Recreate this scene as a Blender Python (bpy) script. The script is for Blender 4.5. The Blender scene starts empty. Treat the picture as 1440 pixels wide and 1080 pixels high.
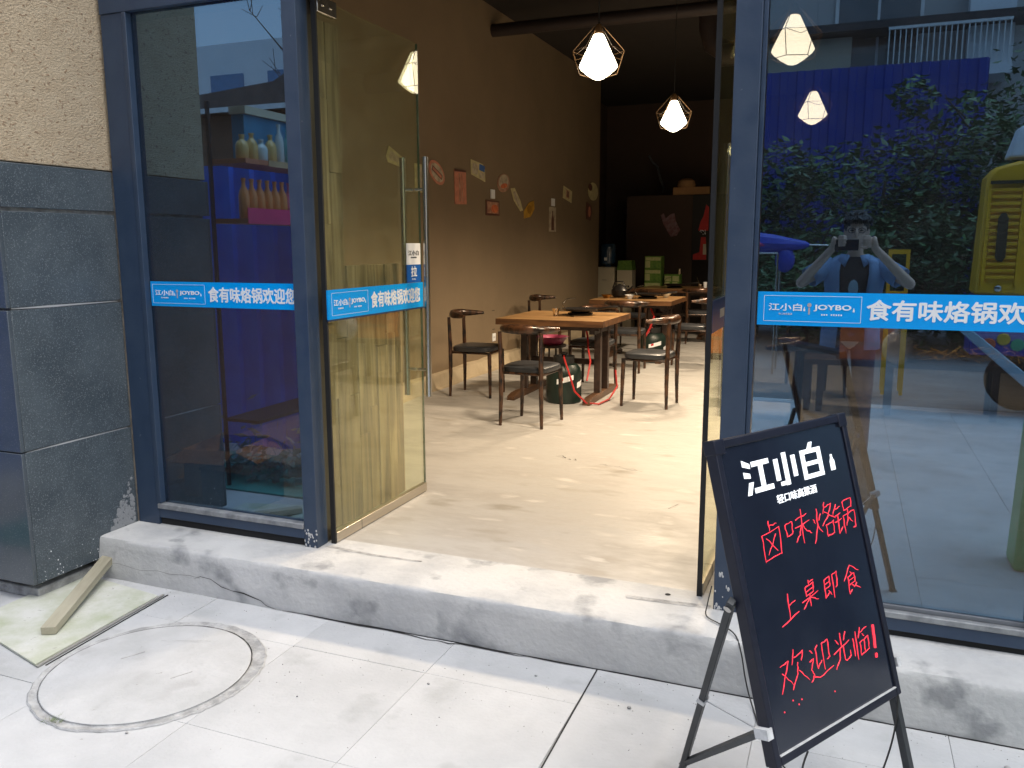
import bpy, bmesh, math, random
from mathutils import Vector, Matrix
random.seed(7)
R = math.radians
PI = math.pi
scn = bpy.context.scene
COL = scn.collection

# ------------------------------------------------------------------ camera
cam_d = bpy.data.cameras.new('camera')
cam = bpy.data.objects.new('camera', cam_d)
COL.objects.link(cam)
cam_d.sensor_width = 36
cam_d.lens = 36 * 1174.91 / 1440
cam_d.clip_start = 0.03
cam_d.clip_end = 500
cr = Vector((0.92933, 0.36924, -0.00251)); cu = Vector((-0.05798, 0.15263, 0.98658)); cf = Vector((-0.36467, 0.91671, -0.16326))
cam.matrix_world = Matrix(((cr.x, cu.x, -cf.x, 0), (cr.y, cu.y, -cf.y, 0), (cr.z, cu.z, -cf.z, 1.6), (0, 0, 0, 1)))
scn.camera = cam

# ------------------------------------------------------------------ sky, sun, exposure
world = bpy.data.worlds.new("World"); scn.world = world; world.use_nodes = True
wn = world.node_tree.nodes; wl = world.node_tree.links
sky = wn.new('ShaderNodeTexSky'); sky.sky_type = 'NISHITA'; sky.sun_disc = False
sky.sun_elevation = R(72); sky.sun_rotation = R(86); sky.dust_density = 3.0; sky.air_density = 1.2
bg = wn['Background']; bg.inputs[1].default_value = 0.15
whs = wn.new('ShaderNodeHueSaturation'); whs.inputs['Saturation'].default_value = .5; wl.new(sky.outputs[0], whs.inputs['Color']); wl.new(whs.outputs[0], bg.inputs[0])
sun_d = bpy.data.lights.new('sun', 'SUN'); sun_d.energy = 1.5; sun_d.angle = R(70); sun_d.color = (1, .985, .96)
sun = bpy.data.objects.new('sun', sun_d); COL.objects.link(sun)
sun.rotation_mode = 'QUATERNION'; sun.rotation_quaternion = Vector((-.30, -.02, -.95)).to_track_quat('-Z', 'Y')
scn.view_settings.view_transform = 'Standard'; scn.view_settings.look = 'None'
scn.view_settings.gamma = 1; scn.view_settings.use_curve_mapping = False
scn.view_settings.exposure = 0.88
scn.render.engine = 'CYCLES'
scn.cycles.max_bounces = 8; scn.cycles.transparent_max_bounces = 16; scn.cycles.glossy_bounces = 4
scn.cycles.sample_clamp_indirect = 4
scn.cycles.use_denoising = True
LAMP_W = 12.5

# ------------------------------------------------------------------ materials
MATS = {}
def base_mat(name):
    m = bpy.data.materials.new(name); m.use_nodes = True; MATS[name] = m
    n = m.node_tree.nodes; return m, n, m.node_tree.links, n['Principled BSDF']
def S(name, c1, c2=None, sc=6, rough=.6, r2=None, bump=0, bsc=60, metal=0, spec=.5, rand=0, detail=5, stretch=(1, 1, 1), lo=.35, hi=.65, spots=None, coat=0):
    """surface: two colours mixed by noise, optional bump, per object brightness, third spotted colour (c, scale, threshold)"""
    m, n, l, p = base_mat(name)
    if c2 is None: c2 = tuple(x * .82 for x in c1)
    tc = n.new('ShaderNodeTexCoord'); mp = n.new('ShaderNodeMapping'); mp.inputs['Scale'].default_value = stretch
    l.new(tc.outputs['Object'], mp.inputs[0])
    nz = n.new('ShaderNodeTexNoise'); nz.inputs['Scale'].default_value = sc; nz.inputs['Detail'].default_value = detail; nz.inputs['Roughness'].default_value = .62
    l.new(mp.outputs[0], nz.inputs['Vector'])
    cr_ = n.new('ShaderNodeMapRange'); cr_.inputs[1].default_value = lo; cr_.inputs[2].default_value = hi
    l.new(nz.outputs[0], cr_.inputs[0])
    mx = n.new('ShaderNodeMix'); mx.data_type = 'RGBA'
    l.new(cr_.outputs[0], mx.inputs[0]); mx.inputs[6].default_value = (*c1, 1); mx.inputs[7].default_value = (*c2, 1)
    out = mx.outputs[2]
    if spots:
        for (c3, s3, t3) in spots:
            n3 = n.new('ShaderNodeTexNoise'); n3.inputs['Scale'].default_value = s3; n3.inputs['Detail'].default_value = 6
            l.new(mp.outputs[0], n3.inputs['Vector'])
            r3 = n.new('ShaderNodeMapRange'); r3.inputs[1].default_value = t3; r3.inputs[2].default_value = t3 + (.10 if s3 < 10 else .06)
            l.new(n3.outputs[0], r3.inputs[0])
            m3 = n.new('ShaderNodeMix'); m3.data_type = 'RGBA'
            l.new(r3.outputs[0], m3.inputs[0]); l.new(out, m3.inputs[6]); m3.inputs[7].default_value = (*c3, 1)
            out = m3.outputs[2]
    if rand:
        oi = n.new('ShaderNodeObjectInfo'); mr = n.new('ShaderNodeMapRange'); mr.inputs[3].default_value = 1 - rand; mr.inputs[4].default_value = 1 + rand
        l.new(oi.outputs['Random'], mr.inputs[0])
        hs = n.new('ShaderNodeHueSaturation'); l.new(mr.outputs[0], hs.inputs['Value']); l.new(out, hs.inputs['Color']); out = hs.outputs[0]
    l.new(out, p.inputs['Base Color'])
    if r2 is not None:
        rr = n.new('ShaderNodeMapRange'); rr.inputs[3].default_value = rough; rr.inputs[4].default_value = r2
        l.new(nz.outputs[0], rr.inputs[0]); rr.inputs[1].default_value = lo; rr.inputs[2].default_value = hi
        l.new(rr.outputs[0], p.inputs['Roughness'])
    else: p.inputs['Roughness'].default_value = rough
    p.inputs['Metallic'].default_value = metal; p.inputs['Specular IOR Level'].default_value = spec
    if coat: p.inputs['Coat Weight'].default_value = coat; p.inputs['Coat Roughness'].default_value = .06
    if bump:
        nb = n.new('ShaderNodeTexNoise'); nb.inputs['Scale'].default_value = bsc; nb.inputs['Detail'].default_value = 4
        l.new(mp.outputs[0], nb.inputs['Vector'])
        b = n.new('ShaderNodeBump'); b.inputs['Strength'].default_value = bump; b.inputs['Distance'].default_value = .01
        l.new(nb.outputs[0], b.inputs['Height']); l.new(b.outputs[0], p.inputs['Normal'])
    return m
def E_(name, c, s):
    m, n, l, p = base_mat(name)
    p.inputs['Base Color'].default_value = (*[min(1, x) * .8 for x in c], 1); p.inputs['Emission Color'].default_value = (*c, 1); p.inputs['Emission Strength'].default_value = s
    return m
def glass(name, tint, f0, gcol, rough=0.0, dust=.01, dcol=(.8, .8, .8)):
    m = bpy.data.materials.new(name); m.use_nodes = True; MATS[name] = m
    n = m.node_tree.nodes; l = m.node_tree.links; n.clear()
    o = n.new('ShaderNodeOutputMaterial'); g = n.new('ShaderNodeNewGeometry')
    d = n.new('ShaderNodeVectorMath'); d.operation = 'DOT_PRODUCT'; l.new(g.outputs['Normal'], d.inputs[0]); l.new(g.outputs['Incoming'], d.inputs[1])
    a = n.new('ShaderNodeMath'); a.operation = 'ABSOLUTE'; l.new(d.outputs['Value'], a.inputs[0])
    s = n.new('ShaderNodeMath'); s.operation = 'SUBTRACT'; s.inputs[0].default_value = 1; l.new(a.outputs[0], s.inputs[1])
    pw = n.new('ShaderNodeMath'); pw.operation = 'POWER'; pw.inputs[1].default_value = 5; l.new(s.outputs[0], pw.inputs[0])
    ma = n.new('ShaderNodeMath'); ma.operation = 'MULTIPLY_ADD'; ma.inputs[1].default_value = 1 - f0; ma.inputs[2].default_value = f0; l.new(pw.outputs[0], ma.inputs[0])
    t = n.new('ShaderNodeBsdfTransparent'); t.inputs[0].default_value = (*tint, 1)
    gl = n.new('ShaderNodeBsdfGlossy'); gl.inputs[0].default_value = (*gcol, 1); gl.inputs['Roughness'].default_value = rough
    mx = n.new('ShaderNodeMixShader'); l.new(ma.outputs[0], mx.inputs[0]); l.new(t.outputs[0], mx.inputs[1]); l.new(gl.outputs[0], mx.inputs[2])
    df = n.new('ShaderNodeBsdfDiffuse'); df.inputs[0].default_value = (*dcol, 1); tc = n.new('ShaderNodeTexCoord'); nz = n.new('ShaderNodeTexNoise'); nz.inputs['Scale'].default_value = 5; nz.inputs['Detail'].default_value = 9; nz.inputs['Roughness'].default_value = .7
    l.new(tc.outputs['Object'], nz.inputs['Vector']); r_ = n.new('ShaderNodeMapRange'); r_.inputs[1].default_value = .3; r_.inputs[2].default_value = .75; r_.inputs[3].default_value = dust * .4; r_.inputs[4].default_value = dust * 1.8; l.new(nz.outputs[0], r_.inputs[0])
    m2 = n.new('ShaderNodeMixShader'); l.new(r_.outputs[0], m2.inputs[0]); l.new(mx.outputs[0], m2.inputs[1]); l.new(df.outputs[0], m2.inputs[2]); l.new(m2.outputs[0], o.inputs[0])
    return m
def wood(name, c1, c2, c3, axis='Z', rough=.5, rand=.15, sc=3, gloss=.4):
    m, n, l, p = base_mat(name)
    tc = n.new('ShaderNodeTexCoord'); mp = n.new('ShaderNodeMapping')
    st = {'X': (.12, 1, 1), 'Y': (1, .12, 1), 'Z': (1, 1, .12)}[axis]
    mp.inputs['Scale'].default_value = st
    oi = n.new('ShaderNodeObjectInfo'); cm = n.new('ShaderNodeCombineXYZ'); mu = n.new('ShaderNodeMath'); mu.operation = 'MULTIPLY'; mu.inputs[1].default_value = 37
    l.new(oi.outputs['Random'], mu.inputs[0])
    for k in range(3): l.new(mu.outputs[0], cm.inputs[k])
    l.new(cm.outputs[0], mp.inputs['Location']); l.new(tc.outputs['Object'], mp.inputs[0])
    n1 = n.new('ShaderNodeTexNoise'); n1.inputs['Scale'].default_value = sc * 4; n1.inputs['Detail'].default_value = 8; n1.inputs['Distortion'].default_value = 1.6
    n2 = n.new('ShaderNodeTexNoise'); n2.inputs['Scale'].default_value = sc; n2.inputs['Detail'].default_value = 3; n2.inputs['Distortion'].default_value = 2.5
    for q in (n1, n2): l.new(mp.outputs[0], q.inputs['Vector'])
    ra = n.new('ShaderNodeValToRGB'); e = ra.color_ramp.elements; e[0].position = .32; e[0].color = (*c3, 1); e[1].position = .68; e[1].color = (*c1, 1)
    k = e.new(.5); k.color = (*c2, 1); l.new(n1.outputs[0], ra.inputs[0])
    mx = n.new('ShaderNodeMix'); mx.data_type = 'RGBA'; mx.blend_type = 'MULTIPLY'
    r2 = n.new('ShaderNodeMapRange'); r2.inputs[1].default_value = .35; r2.inputs[2].default_value = .6; r2.inputs[3].default_value = .8; r2.inputs[4].default_value = 0
    l.new(n2.outputs[0], r2.inputs[0]); l.new(r2.outputs[0], mx.inputs[0]); l.new(ra.outputs[0], mx.inputs[6]); mx.inputs[7].default_value = (.55, .5, .45, 1)
    hs = n.new('ShaderNodeHueSaturation'); mr = n.new('ShaderNodeMapRange'); mr.inputs[3].default_value = 1 - rand; mr.inputs[4].default_value = 1 + rand
    l.new(oi.outputs['Random'], mr.inputs[0]); l.new(mr.outputs[0], hs.inputs['Value']); l.new(mx.outputs[2], hs.inputs['Color']); l.new(hs.outputs[0], p.inputs['Base Color'])
    p.inputs['Roughness'].default_value = rough; p.inputs['Specular IOR Level'].default_value = gloss
    b = n.new('ShaderNodeBump'); b.inputs['Strength'].default_value = .25; b.inputs['Distance'].default_value = .004; l.new(n1.outputs[0], b.inputs['Height']); l.new(b.outputs[0], p.inputs['Normal'])
    return m

m_frame = S('frame_paint', (.025, .046, .088), (.034, .058, .102), sc=9, rough=.34, r2=.5, bump=.06, bsc=90, spots=[((.30, .31, .32), 30, .73)])
m_post = S('post_paint', (.028, .048, .086), (.040, .062, .102), sc=7, rough=.36, r2=.5, bump=.05, bsc=80, spots=[((.25, .26, .28), 26, .72)])
m_dark = S('dark_header', (.012, .015, .022), rough=.5)
m_sill = S('sill_aluminium', (.34, .35, .36), (.20, .21, .22), sc=14, rough=.45, r2=.7, bump=.1, metal=.3)
m_conc_step = S('step_cement', (.54, .54, .53), (.40, .405, .41), sc=3.2, rough=.85, bump=.35, bsc=45, lo=.42, hi=.70, spots=[((.29, .295, .30), 5.0, .58), ((.58, .58, .57), 2.2, .60)])
m_floor = S('floor_cement', (.44, .43, .41), (.33, .315, .295), sc=2.2, rough=.30, r2=.55, bump=.12, bsc=22, detail=12, lo=.40, hi=.62, stretch=(1, 2.4, 1), spots=[((.30, .28, .25), 2.3, .60), ((.46, .445, .42), 4.4, .60)])
m_slab = S('paving_cement', (.50, .51, .52), (.41, .42, .43), sc=2.1, rough=.82, bump=.22, bsc=70, rand=.05, detail=10, lo=.38, hi=.66, spots=[((.39, .40, .405), 4.1, .58), ((.30, .30, .29), 30, .72)])
m_joint = S('joint_grime', (.38, .38, .375), (.50, .50, .495), sc=6, rough=.95, bump=.3, bsc=90)
m_ground = S('street_asphalt', (.16, .165, .17), (.22, .22, .22), sc=1.5, rough=.9, bump=.2, bsc=80)
m_crack = S('crack_shadow_dirt', (.025, .025, .025), rough=1)
m_rough_mortar = S('rough_mortar', (.46, .46, .455), (.24, .24, .235), sc=16, rough=.95, bump=.9, bsc=40)
m_granite = S('granite', (.085, .105, .120), (.050, .066, .080), sc=3, rough=.30, r2=.5, bump=.03, bsc=200, detail=3, spots=[((.19, .21, .225), 190, .58), ((.012, .015, .018), 150, .66), ((.26, .27, .28), 40, .78)])
m_granite_pol = S('polished_granite', (.085, .100, .115), (.060, .075, .09), sc=3, rough=.16, spec=.7, detail=3, spots=[((.13, .14, .15), 190, .60)])
m_stucco = S('stucco', (.52, .42, .29), (.46, .36, .24), sc=9, rough=.9, bump=1.0, bsc=120, detail=6, spots=[((.30, .21, .13), 60, .60)])
m_stucco.node_tree.nodes['Mapping'].inputs['Scale'].default_value = (1, .75, 1.25)
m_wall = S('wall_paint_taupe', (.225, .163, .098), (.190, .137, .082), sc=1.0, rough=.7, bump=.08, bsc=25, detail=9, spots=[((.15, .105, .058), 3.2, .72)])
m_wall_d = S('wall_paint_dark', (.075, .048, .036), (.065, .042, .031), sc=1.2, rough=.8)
m_ceil = S('ceiling_black', (.020, .015, .012), rough=.95)
m_pipe = S('duct_metal_dark', (.030, .020, .018), rough=.6, metal=.2)
m_blue = S('sign_blue', (.0, .34, .86), (.0, .33, .84), sc=2, rough=.28, spec=.4)
m_blue_dk = S('sign_blue_deep', (.006, .11, .42), (.006, .10, .40), sc=2, rough=.3)
m_white = S('white_print', (.82, .84, .86), (.80, .82, .84), rough=.4)
m_ink = S('black_print', (.03, .03, .035), rough=.5)
m_steel = S('brushed_steel', (.52, .51, .49), (.42, .41, .39), sc=40, rough=.22, metal=1, stretch=(1, 1, .05))
m_rail = S('door_rail_steel', (.55, .50, .42), (.46, .42, .35), sc=30, rough=.32, metal=.9, stretch=(1, .05, 1))
m_gwin = glass('window_glass', (.405, .40, .39), .23, (.37, .65, .97), dust=.010)
m_gdoor = glass('door_glass', (.94, .965, .86), .055, (1.0, .98, .90), dust=.038, dcol=(.74, .72, .46))
m_gedge = S('glass_edge_green', (.03, .10, .075), rough=.15)
m_seal = S('rubber_black', (.012, .012, .012), rough=.6)
m_plank = wood('plank_timber', (.48, .37, .25), (.34, .25, .155), (.14, .095, .055), 'Z', rough=.5, rand=.22, sc=2.6)
m_table = wood('table_pine', (.42, .25, .10), (.31, .175, .07), (.21, .11, .04), 'X', rough=.38, rand=.05, sc=4, gloss=.5)
m_tedge = wood('table_edge_wood', (.15, .07, .028), (.11, .05, .02), (.06, .028, .012), 'X', rough=.4, rand=.05)
m_tleg = S('table_leg_brown', (.055, .032, .022), (.030, .018, .014), sc=20, rough=.4)
m_tfoot = wood('table_foot_wood', (.16, .085, .045), (.12, .06, .03), (.07, .035, .02), 'Y', rough=.45, rand=.05)
m_bronze = S('chair_bronze_paint', (.085, .038, .018), (.010, .007, .006), sc=26, rough=.28, metal=.35, stretch=(1, 1, .5), lo=.42, hi=.60, spec=.7)
m_seat = S('seat_vinyl_black', (.020, .022, .026), (.028, .030, .034), sc=10, rough=.36, bump=.1, bsc=180)
m_green_can = S('gas_bottle_green', (.005, .015, .012), (.009, .022, .017), sc=8, rough=.4)
m_red = S('red_hose_rubber', (.45, .022, .02), rough=.4)
m_redflat = S('red_print', (.60, .03, .03), (.5, .02, .02), sc=12, rough=.5)
m_pink = S('pink_plastic', (.40, .06, .13), rough=.35)
m_iron = S('cast_iron', (.018, .016, .015), rough=.35, metal=.3)
m_chrome = S('chrome', (.75, .70, .62), rough=.12, metal=1)
m_card = S('cardboard', (.42, .24, .11), (.36, .20, .09), sc=6, rough=.85)
m_cream = S('cream_plastic', (.62, .56, .42), (.58, .52, .39), sc=3, rough=.4)
m_bottle_blue = S('water_bottle_blue', (.02, .055, .11), (.05, .10, .16), sc=6, rough=.12, spec=.8)
m_gbox = S('green_carton', (.16, .30, .045), (.08, .19, .03), sc=22, rough=.6)
m_gbox2 = S('pale_carton_panel', (.50, .52, .24), (.38, .42, .18), sc=24, rough=.6)
m_board = S('sign_board_black', (.010, .014, .026), (.013, .018, .032), sc=5, rough=.10, r2=.2, spec=.6)
m_sframe = S('sign_frame_black', (.007, .009, .019), (.011, .013, .025), sc=20, rough=.42, spec=.3)
m_leg_metal = S('sign_leg_steel', (.020, .024, .028), (.035, .040, .045), sc=16, rough=.45, metal=.2)
m_tape = S('silver_tape', (.62, .63, .64), (.45, .46, .47), sc=30, rough=.4)
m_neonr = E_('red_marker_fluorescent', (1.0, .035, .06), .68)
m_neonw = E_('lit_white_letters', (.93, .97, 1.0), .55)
m_green_sheet = S('dusty_green_board', (.40, .43, .31), (.58, .585, .55), sc=5.5, rough=.9, bump=.2, bsc=60, detail=9, spots=[((.30, .29, .25), 22, .68)])
m_baton = S('timber_baton', (.44, .41, .31), (.30, .275, .20), sc=8, rough=.85, bump=.2, bsc=60, stretch=(1, .15, 1))
m_cable = S('black_cable', (.02, .02, .02), rough=.5)
m_hoard = S('hoarding_blue_steel', (.016, .045, .34), (.012, .034, .27), sc=.6, rough=.38, spec=.4)
m_bldg = S('building_render', (.42, .42, .42), (.37, .37, .37), sc=.5, rough=.85)
m_bldg2 = S('building_cream', (.60, .55, .42), (.55, .50, .40), sc=.7, rough=.8)
m_bldg3 = S('building_white', (.78, .80, .83), (.70, .73, .77), sc=.7, rough=.8)
m_bglass = S('far_window_glass', (.035, .05, .06), (.06, .08, .10), sc=1, rough=.12, spec=.9)
m_railw = S('white_railing', (.75, .76, .76), rough=.5)
m_leaf = S('leaf_green', (.045, .10, .045), (.075, .14, .055), sc=2, rough=.5, rand=.2)
m_leaf2 = S('leaf_bright', (.055, .135, .035), (.10, .19, .06), sc=2, rough=.5)
m_bark = S('bark', (.10, .075, .055), rough=.9, bump=.5, bsc=30)
m_brown = S('rusty_brown_boards', (.16, .075, .04), (.10, .05, .03), sc=2, rough=.85)
m_tile = S('old_roof_tile', (.12, .09, .08), (.08, .065, .06), sc=5, rough=.9)
m_yellow = S('yellow_steel', (.90, .47, .010), (.84, .43, .01), sc=2, rough=.4)
m_yellow_d = S('slot_dark', (.05, .035, .01), rough=.6)
m_vblue = S('ride_blue', (.012, .03, .40), rough=.35)
m_teal = S('teal_paint', (.05, .30, .27), rough=.5)
m_gplast = S('green_plastic', (.05, .55, .16), rough=.35)
m_tarp = S('umbrella_blue', (.02, .05, .45), rough=.5)
m_tarp2 = S('umbrella_pink', (.55, .04, .20), rough=.5)
m_skin = S('skin', (.62, .42, .32), (.56, .37, .28), sc=12, rough=.5)
m_hair = S('hair_black', (.012, .011, .012), rough=.4, bump=.4, bsc=120)
m_shirt = S('shirt_blue', (.16, .27, .46), (.20, .32, .52), sc=14, rough=.85, bump=.4, bsc=16)
m_tee = S('tee_black', (.018, .018, .024), rough=.9)
m_jeans = S('jeans', (.035, .05, .10), (.05, .07, .13), sc=14, rough=.9)
m_shoe = S('shoe', (.05, .05, .055), rough=.6)
m_bagp = S('clear_plastic', (.35, .45, .50), (.15, .30, .33), sc=14, rough=.25)
m_bulb = E_('lamp_glow', (1.0, .87, .64), 6.0)
m_wire = S('lamp_wire_brass', (.14, .075, .03), rough=.4, metal=.6)
m_weed = S('weed', (.18, .24, .09), rough=.8)
def C_(name, c, rough=.5, **k): return S(name, c, rough=rough, **k)

# ------------------------------------------------------------------ mesh builder
class MB:
    def __init__(s): s.v = []; s.f = []; s.mi = []; s.mats = []
    def _m(s, m):
        if m is None: return 0
        if m not in s.mats: s.mats.append(m)
        return s.mats.index(m)
    def add(s, vs, fs, T=None, m=None):
        b = len(s.v); k = s._m(m)
        for v in vs:
            v = Vector(v); s.v.append(tuple(T @ v) if T else tuple(v))
        for f in fs: s.f.append([b + i for i in f]); s.mi.append(k)
        return s
    def box(s, a, b, T=None, m=None):
        x0, y0, z0 = a; x1, y1, z1 = b
        return s.add([(x0, y0, z0), (x1, y0, z0), (x1, y1, z0), (x0, y1, z0), (x0, y0, z1), (x1, y0, z1), (x1, y1, z1), (x0, y1, z1)],
                     [(0, 3, 2, 1), (4, 5, 6, 7), (0, 1, 5, 4), (1, 2, 6, 5), (2, 3, 7, 6), (3, 0, 4, 7)], T, m)
    def tube(s, pts, r, seg=8, T=None, m=None, cap=True):
        pts = [Vector(p) for p in pts]; n = len(pts)
        rs = r if isinstance(r, (list, tuple)) else [r] * n
        vs = []; up = Vector((0, 0, 1))
        d0 = (pts[1] - pts[0]).normalized()
        if abs(d0.z) > .95: up = Vector((1, 0, 0))
        a = d0.cross(up).normalized()
        for i, p in enumerate(pts):
            d = (pts[min(i + 1, n - 1)] - pts[max(i - 1, 0)]).normalized()
            a = (a - d * a.dot(d)).normalized(); b = d.cross(a)
            for k in range(seg):
                t = 2 * PI * k / seg; rr = rs[i]
                ra, rb = rr if isinstance(rr, (list, tuple)) else (rr, rr)
                vs.append(p + a * math.cos(t) * ra + b * math.sin(t) * rb)
        fs = [(i * seg + k, i * seg + (k + 1) % seg, (i + 1) * seg + (k + 1) % seg, (i + 1) * seg + k) for i in range(n - 1) for k in range(seg)]
        if cap: fs += [tuple(range(seg - 1, -1, -1)), tuple((n - 1) * seg + k for k in range(seg))]
        return s.add(vs, fs, T, m)
    def lathe(s, prof, seg=20, T=None, m=None):
        vs = []; n = len(prof)
        for (r, z) in prof:
            for k in range(seg):
                t = 2 * PI * k / seg; vs.append((r * math.cos(t), r * math.sin(t), z))
        fs = [(i * seg + k, i * seg + (k + 1) % seg, (i + 1) * seg + (k + 1) % seg, (i + 1) * seg + k) for i in range(n - 1) for k in range(seg)]
        fs += [tuple(range(seg - 1, -1, -1)), tuple((n - 1) * seg + k for k in range(seg))]
        return s.add(vs, fs, T, m)
    def prism(s, poly, d0, d1, T=None, m=None):
        n = len(poly)
        vs = [(x, y, d0) for x, y in poly] + [(x, y, d1) for x, y in poly]
        fs = [tuple(range(n - 1, -1, -1)), tuple(range(n, 2 * n))] + [(k, (k + 1) % n, n + (k + 1) % n, n + k) for k in range(n)]
        return s.add(vs, fs, T, m)
    def ball(s, c, r, T=None, m=None, seg=12, rings=8):
        r = r if isinstance(r, (tuple, list)) else (r, r, r); vs = []; 
        for i in range(1, rings):
            a = PI * i / rings
            for k in range(seg):
                t = 2 * PI * k / seg
                vs.append((c[0] + r[0] * math.sin(a) * math.cos(t), c[1] + r[1] * math.sin(a) * math.sin(t), c[2] + r[2] * math.cos(a)))
        vs += [(c[0], c[1], c[2] + r[2]), (c[0], c[1], c[2] - r[2])]; q = (rings - 1) * seg
        fs = [(i * seg + k, (i + 1) * seg + k, (i + 1) * seg + (k + 1) % seg, i * seg + (k + 1) % seg) for i in range(rings - 2) for k in range(seg)]
        fs += [(q, k, (k + 1) % seg) for k in range(seg)] + [(q + 1, q - seg + (k + 1) % seg, q - seg + k) for k in range(seg)]
        return s.add(vs, fs, T, m)
    def build(s, name, mat=None, parent=None, bev=0, sharp=35, mesh_only=False, smooth=True):
        me = bpy.data.meshes.new(name); me.from_pydata(s.v, [], s.f)
        if s.mats:
            if mat and mat not in s.mats: pass
            for q in s.mats: me.materials.append(q)
            me.polygons.foreach_set('material_index', s.mi)
        elif mat: me.materials.append(mat)
        if smooth:
            me.polygons.foreach_set('use_smooth', [True] * len(me.polygons)); me.set_sharp_from_angle(angle=R(sharp))
        me.update()
        if mesh_only: return me
        o = bpy.data.objects.new(name, me); COL.objects.link(o)
        if parent: o.parent = parent
        if bev:
            b = o.modifiers.new('bevel', 'BEVEL'); b.width = bev; b.segments = 2; b.limit_method = 'ANGLE'; b.angle_limit = R(40); b.harden_normals = False
        return o
def box_o(name, a, b, mat, parent=None, bev=0, T=None): return MB().box(a, b, T).build(name, mat, parent, bev)
def thing(name, label, cat, loc=(0, 0, 0), rz=0, group=None):
    o = bpy.data.objects.new(name, None); COL.objects.link(o); o.location = loc; o.rotation_euler = (0, 0, rz); o.empty_display_size = .1
    o['label'] = label; o['category'] = cat
    if group: o['group'] = group
    return o
def tag(o, label=None, cat=None, group=None, kind=None):
    for k, v in (('label', label), ('category', cat), ('group', group), ('kind', kind)):
        if v: o[k] = v
    return o
def copy_tree(o, parent=None):
    c = o.copy(); COL.objects.link(c)
    if parent: c.parent = parent
    for ch in list(o.children): copy_tree(ch, c)
    return c
def TR(x, y, z, rz=0, rx=0, ry=0): return Matrix.Translation((x, y, z)) @ Matrix.Rotation(rz, 4, 'Z') @ Matrix.Rotation(ry, 4, 'Y') @ Matrix.Rotation(rx, 4, 'X')
def frame_mat(o, ex, ey):
    ex = Vector(ex).normalized(); ey = Vector(ey); ey = (ey - ex * ey.dot(ex)).normalized(); ez = ex.cross(ey)
    return Matrix(((ex.x, ey.x, ez.x, o[0]), (ex.y, ey.y, ez.y, o[1]), (ex.z, ey.z, ez.z, o[2]), (0, 0, 0, 1)))
def text_mesh(body, x0, x1, y0, y1, mat, T, name, parent, bold=.0, depth=.0012, shear=0):
    offs = [(0, 0)] if not bold else [(0, 0), (bold, 0), (-bold, 0), (0, bold), (0, -bold), (bold * .7, bold * .7), (-bold * .7, -bold * .7)]
    cu_ = bpy.data.curves.new('tmp', 'FONT'); cu_.body = body; cu_.size = 1; cu_.extrude = .01; cu_.resolution_u = 3; cu_.shear = shear
    to = bpy.data.objects.new('tmp', cu_); COL.objects.link(to)
    bpy.context.view_layer.update()
    me = bpy.data.meshes.new_from_object(to.evaluated_get(bpy.context.evaluated_depsgraph_get()))
    bpy.data.objects.remove(to); bpy.data.curves.remove(cu_)
    xs = [v.co.x for v in me.vertices]; ys = [v.co.y for v in me.vertices]
    ax, bx, ay, by = min(xs) - bold, max(xs) + bold, min(ys) - bold, max(ys) + bold
    base = [tuple(v.co) for v in me.vertices]; fcs = [tuple(p.vertices) for p in me.polygons]; VV = []; FF = []
    for q, (ox, oy) in enumerate(offs):
        k0 = len(VV)
        for (x, y, z) in base: VV.append(T @ Vector((x0 + (x + ox - ax) / (bx - ax) * (x1 - x0), y0 + (y + oy - ay) / (by - ay) * (y1 - y0), depth + q * .00004 if z > 0 else -q * .00003)))
        FF += [tuple(i + k0 for i in f) for f in fcs]
    bpy.data.meshes.remove(me); me = bpy.data.meshes.new(name); me.from_pydata(VV, [], FF); me.materials.append(mat)
    o = bpy.data.objects.new(name, me); COL.objects.link(o)
    if parent: o.parent = parent
    return o
def crack(pts, w, mat, parent, axis, name='crack', h=.0015):
    """thin irregular dark split lying on a face; axis = outward normal"""
    ax = Vector(axis); mb = MB(); P = [Vector(p) for p in pts]; n = len(P)
    L, Rr = [], []
    for i, p in enumerate(P):
        d = (P[min(i + 1, n - 1)] - P[max(i - 1, 0)]).normalized(); s = d.cross(ax).normalized() * w * (.35 + random.random() * .9) * (.25 if i in (0, n - 1) else 1)
        L.append(p + s + ax * h); Rr.append(p - s + ax * h)
    mb.add(L + Rr, [(i, i + 1, n + i + 1, n + i) for i in range(n - 1)])
    return mb.build(name, mat, parent, smooth=False)
def jag(a, b, n, amp, seed=1):
    rr = random.Random(seed); a = Vector(a); b = Vector(b); out = []
    for i in range(n + 1):
        t = i / n; p = a.lerp(b, t)
        if 0 < i < n: p += Vector((rr.uniform(-amp, amp), rr.uniform(-amp, amp), rr.uniform(-amp, amp)))
        out.append(p)
    return out

# ================================================================== THE GROUND
g = box_o('ground', (-120, -120, -.30), (120, 40, -.035), m_ground); tag(g, kind='structure')
side = box_o('sidewalk', (-14, -2.6, -.10), (10, 2.888, -.006), m_joint); tag(side, kind='structure')
kerb = box_o('kerb', (-14, -2.76, -.20), (10, -2.6, .004), m_conc_step, bev=.01); tag(kerb, kind='structure')
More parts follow.
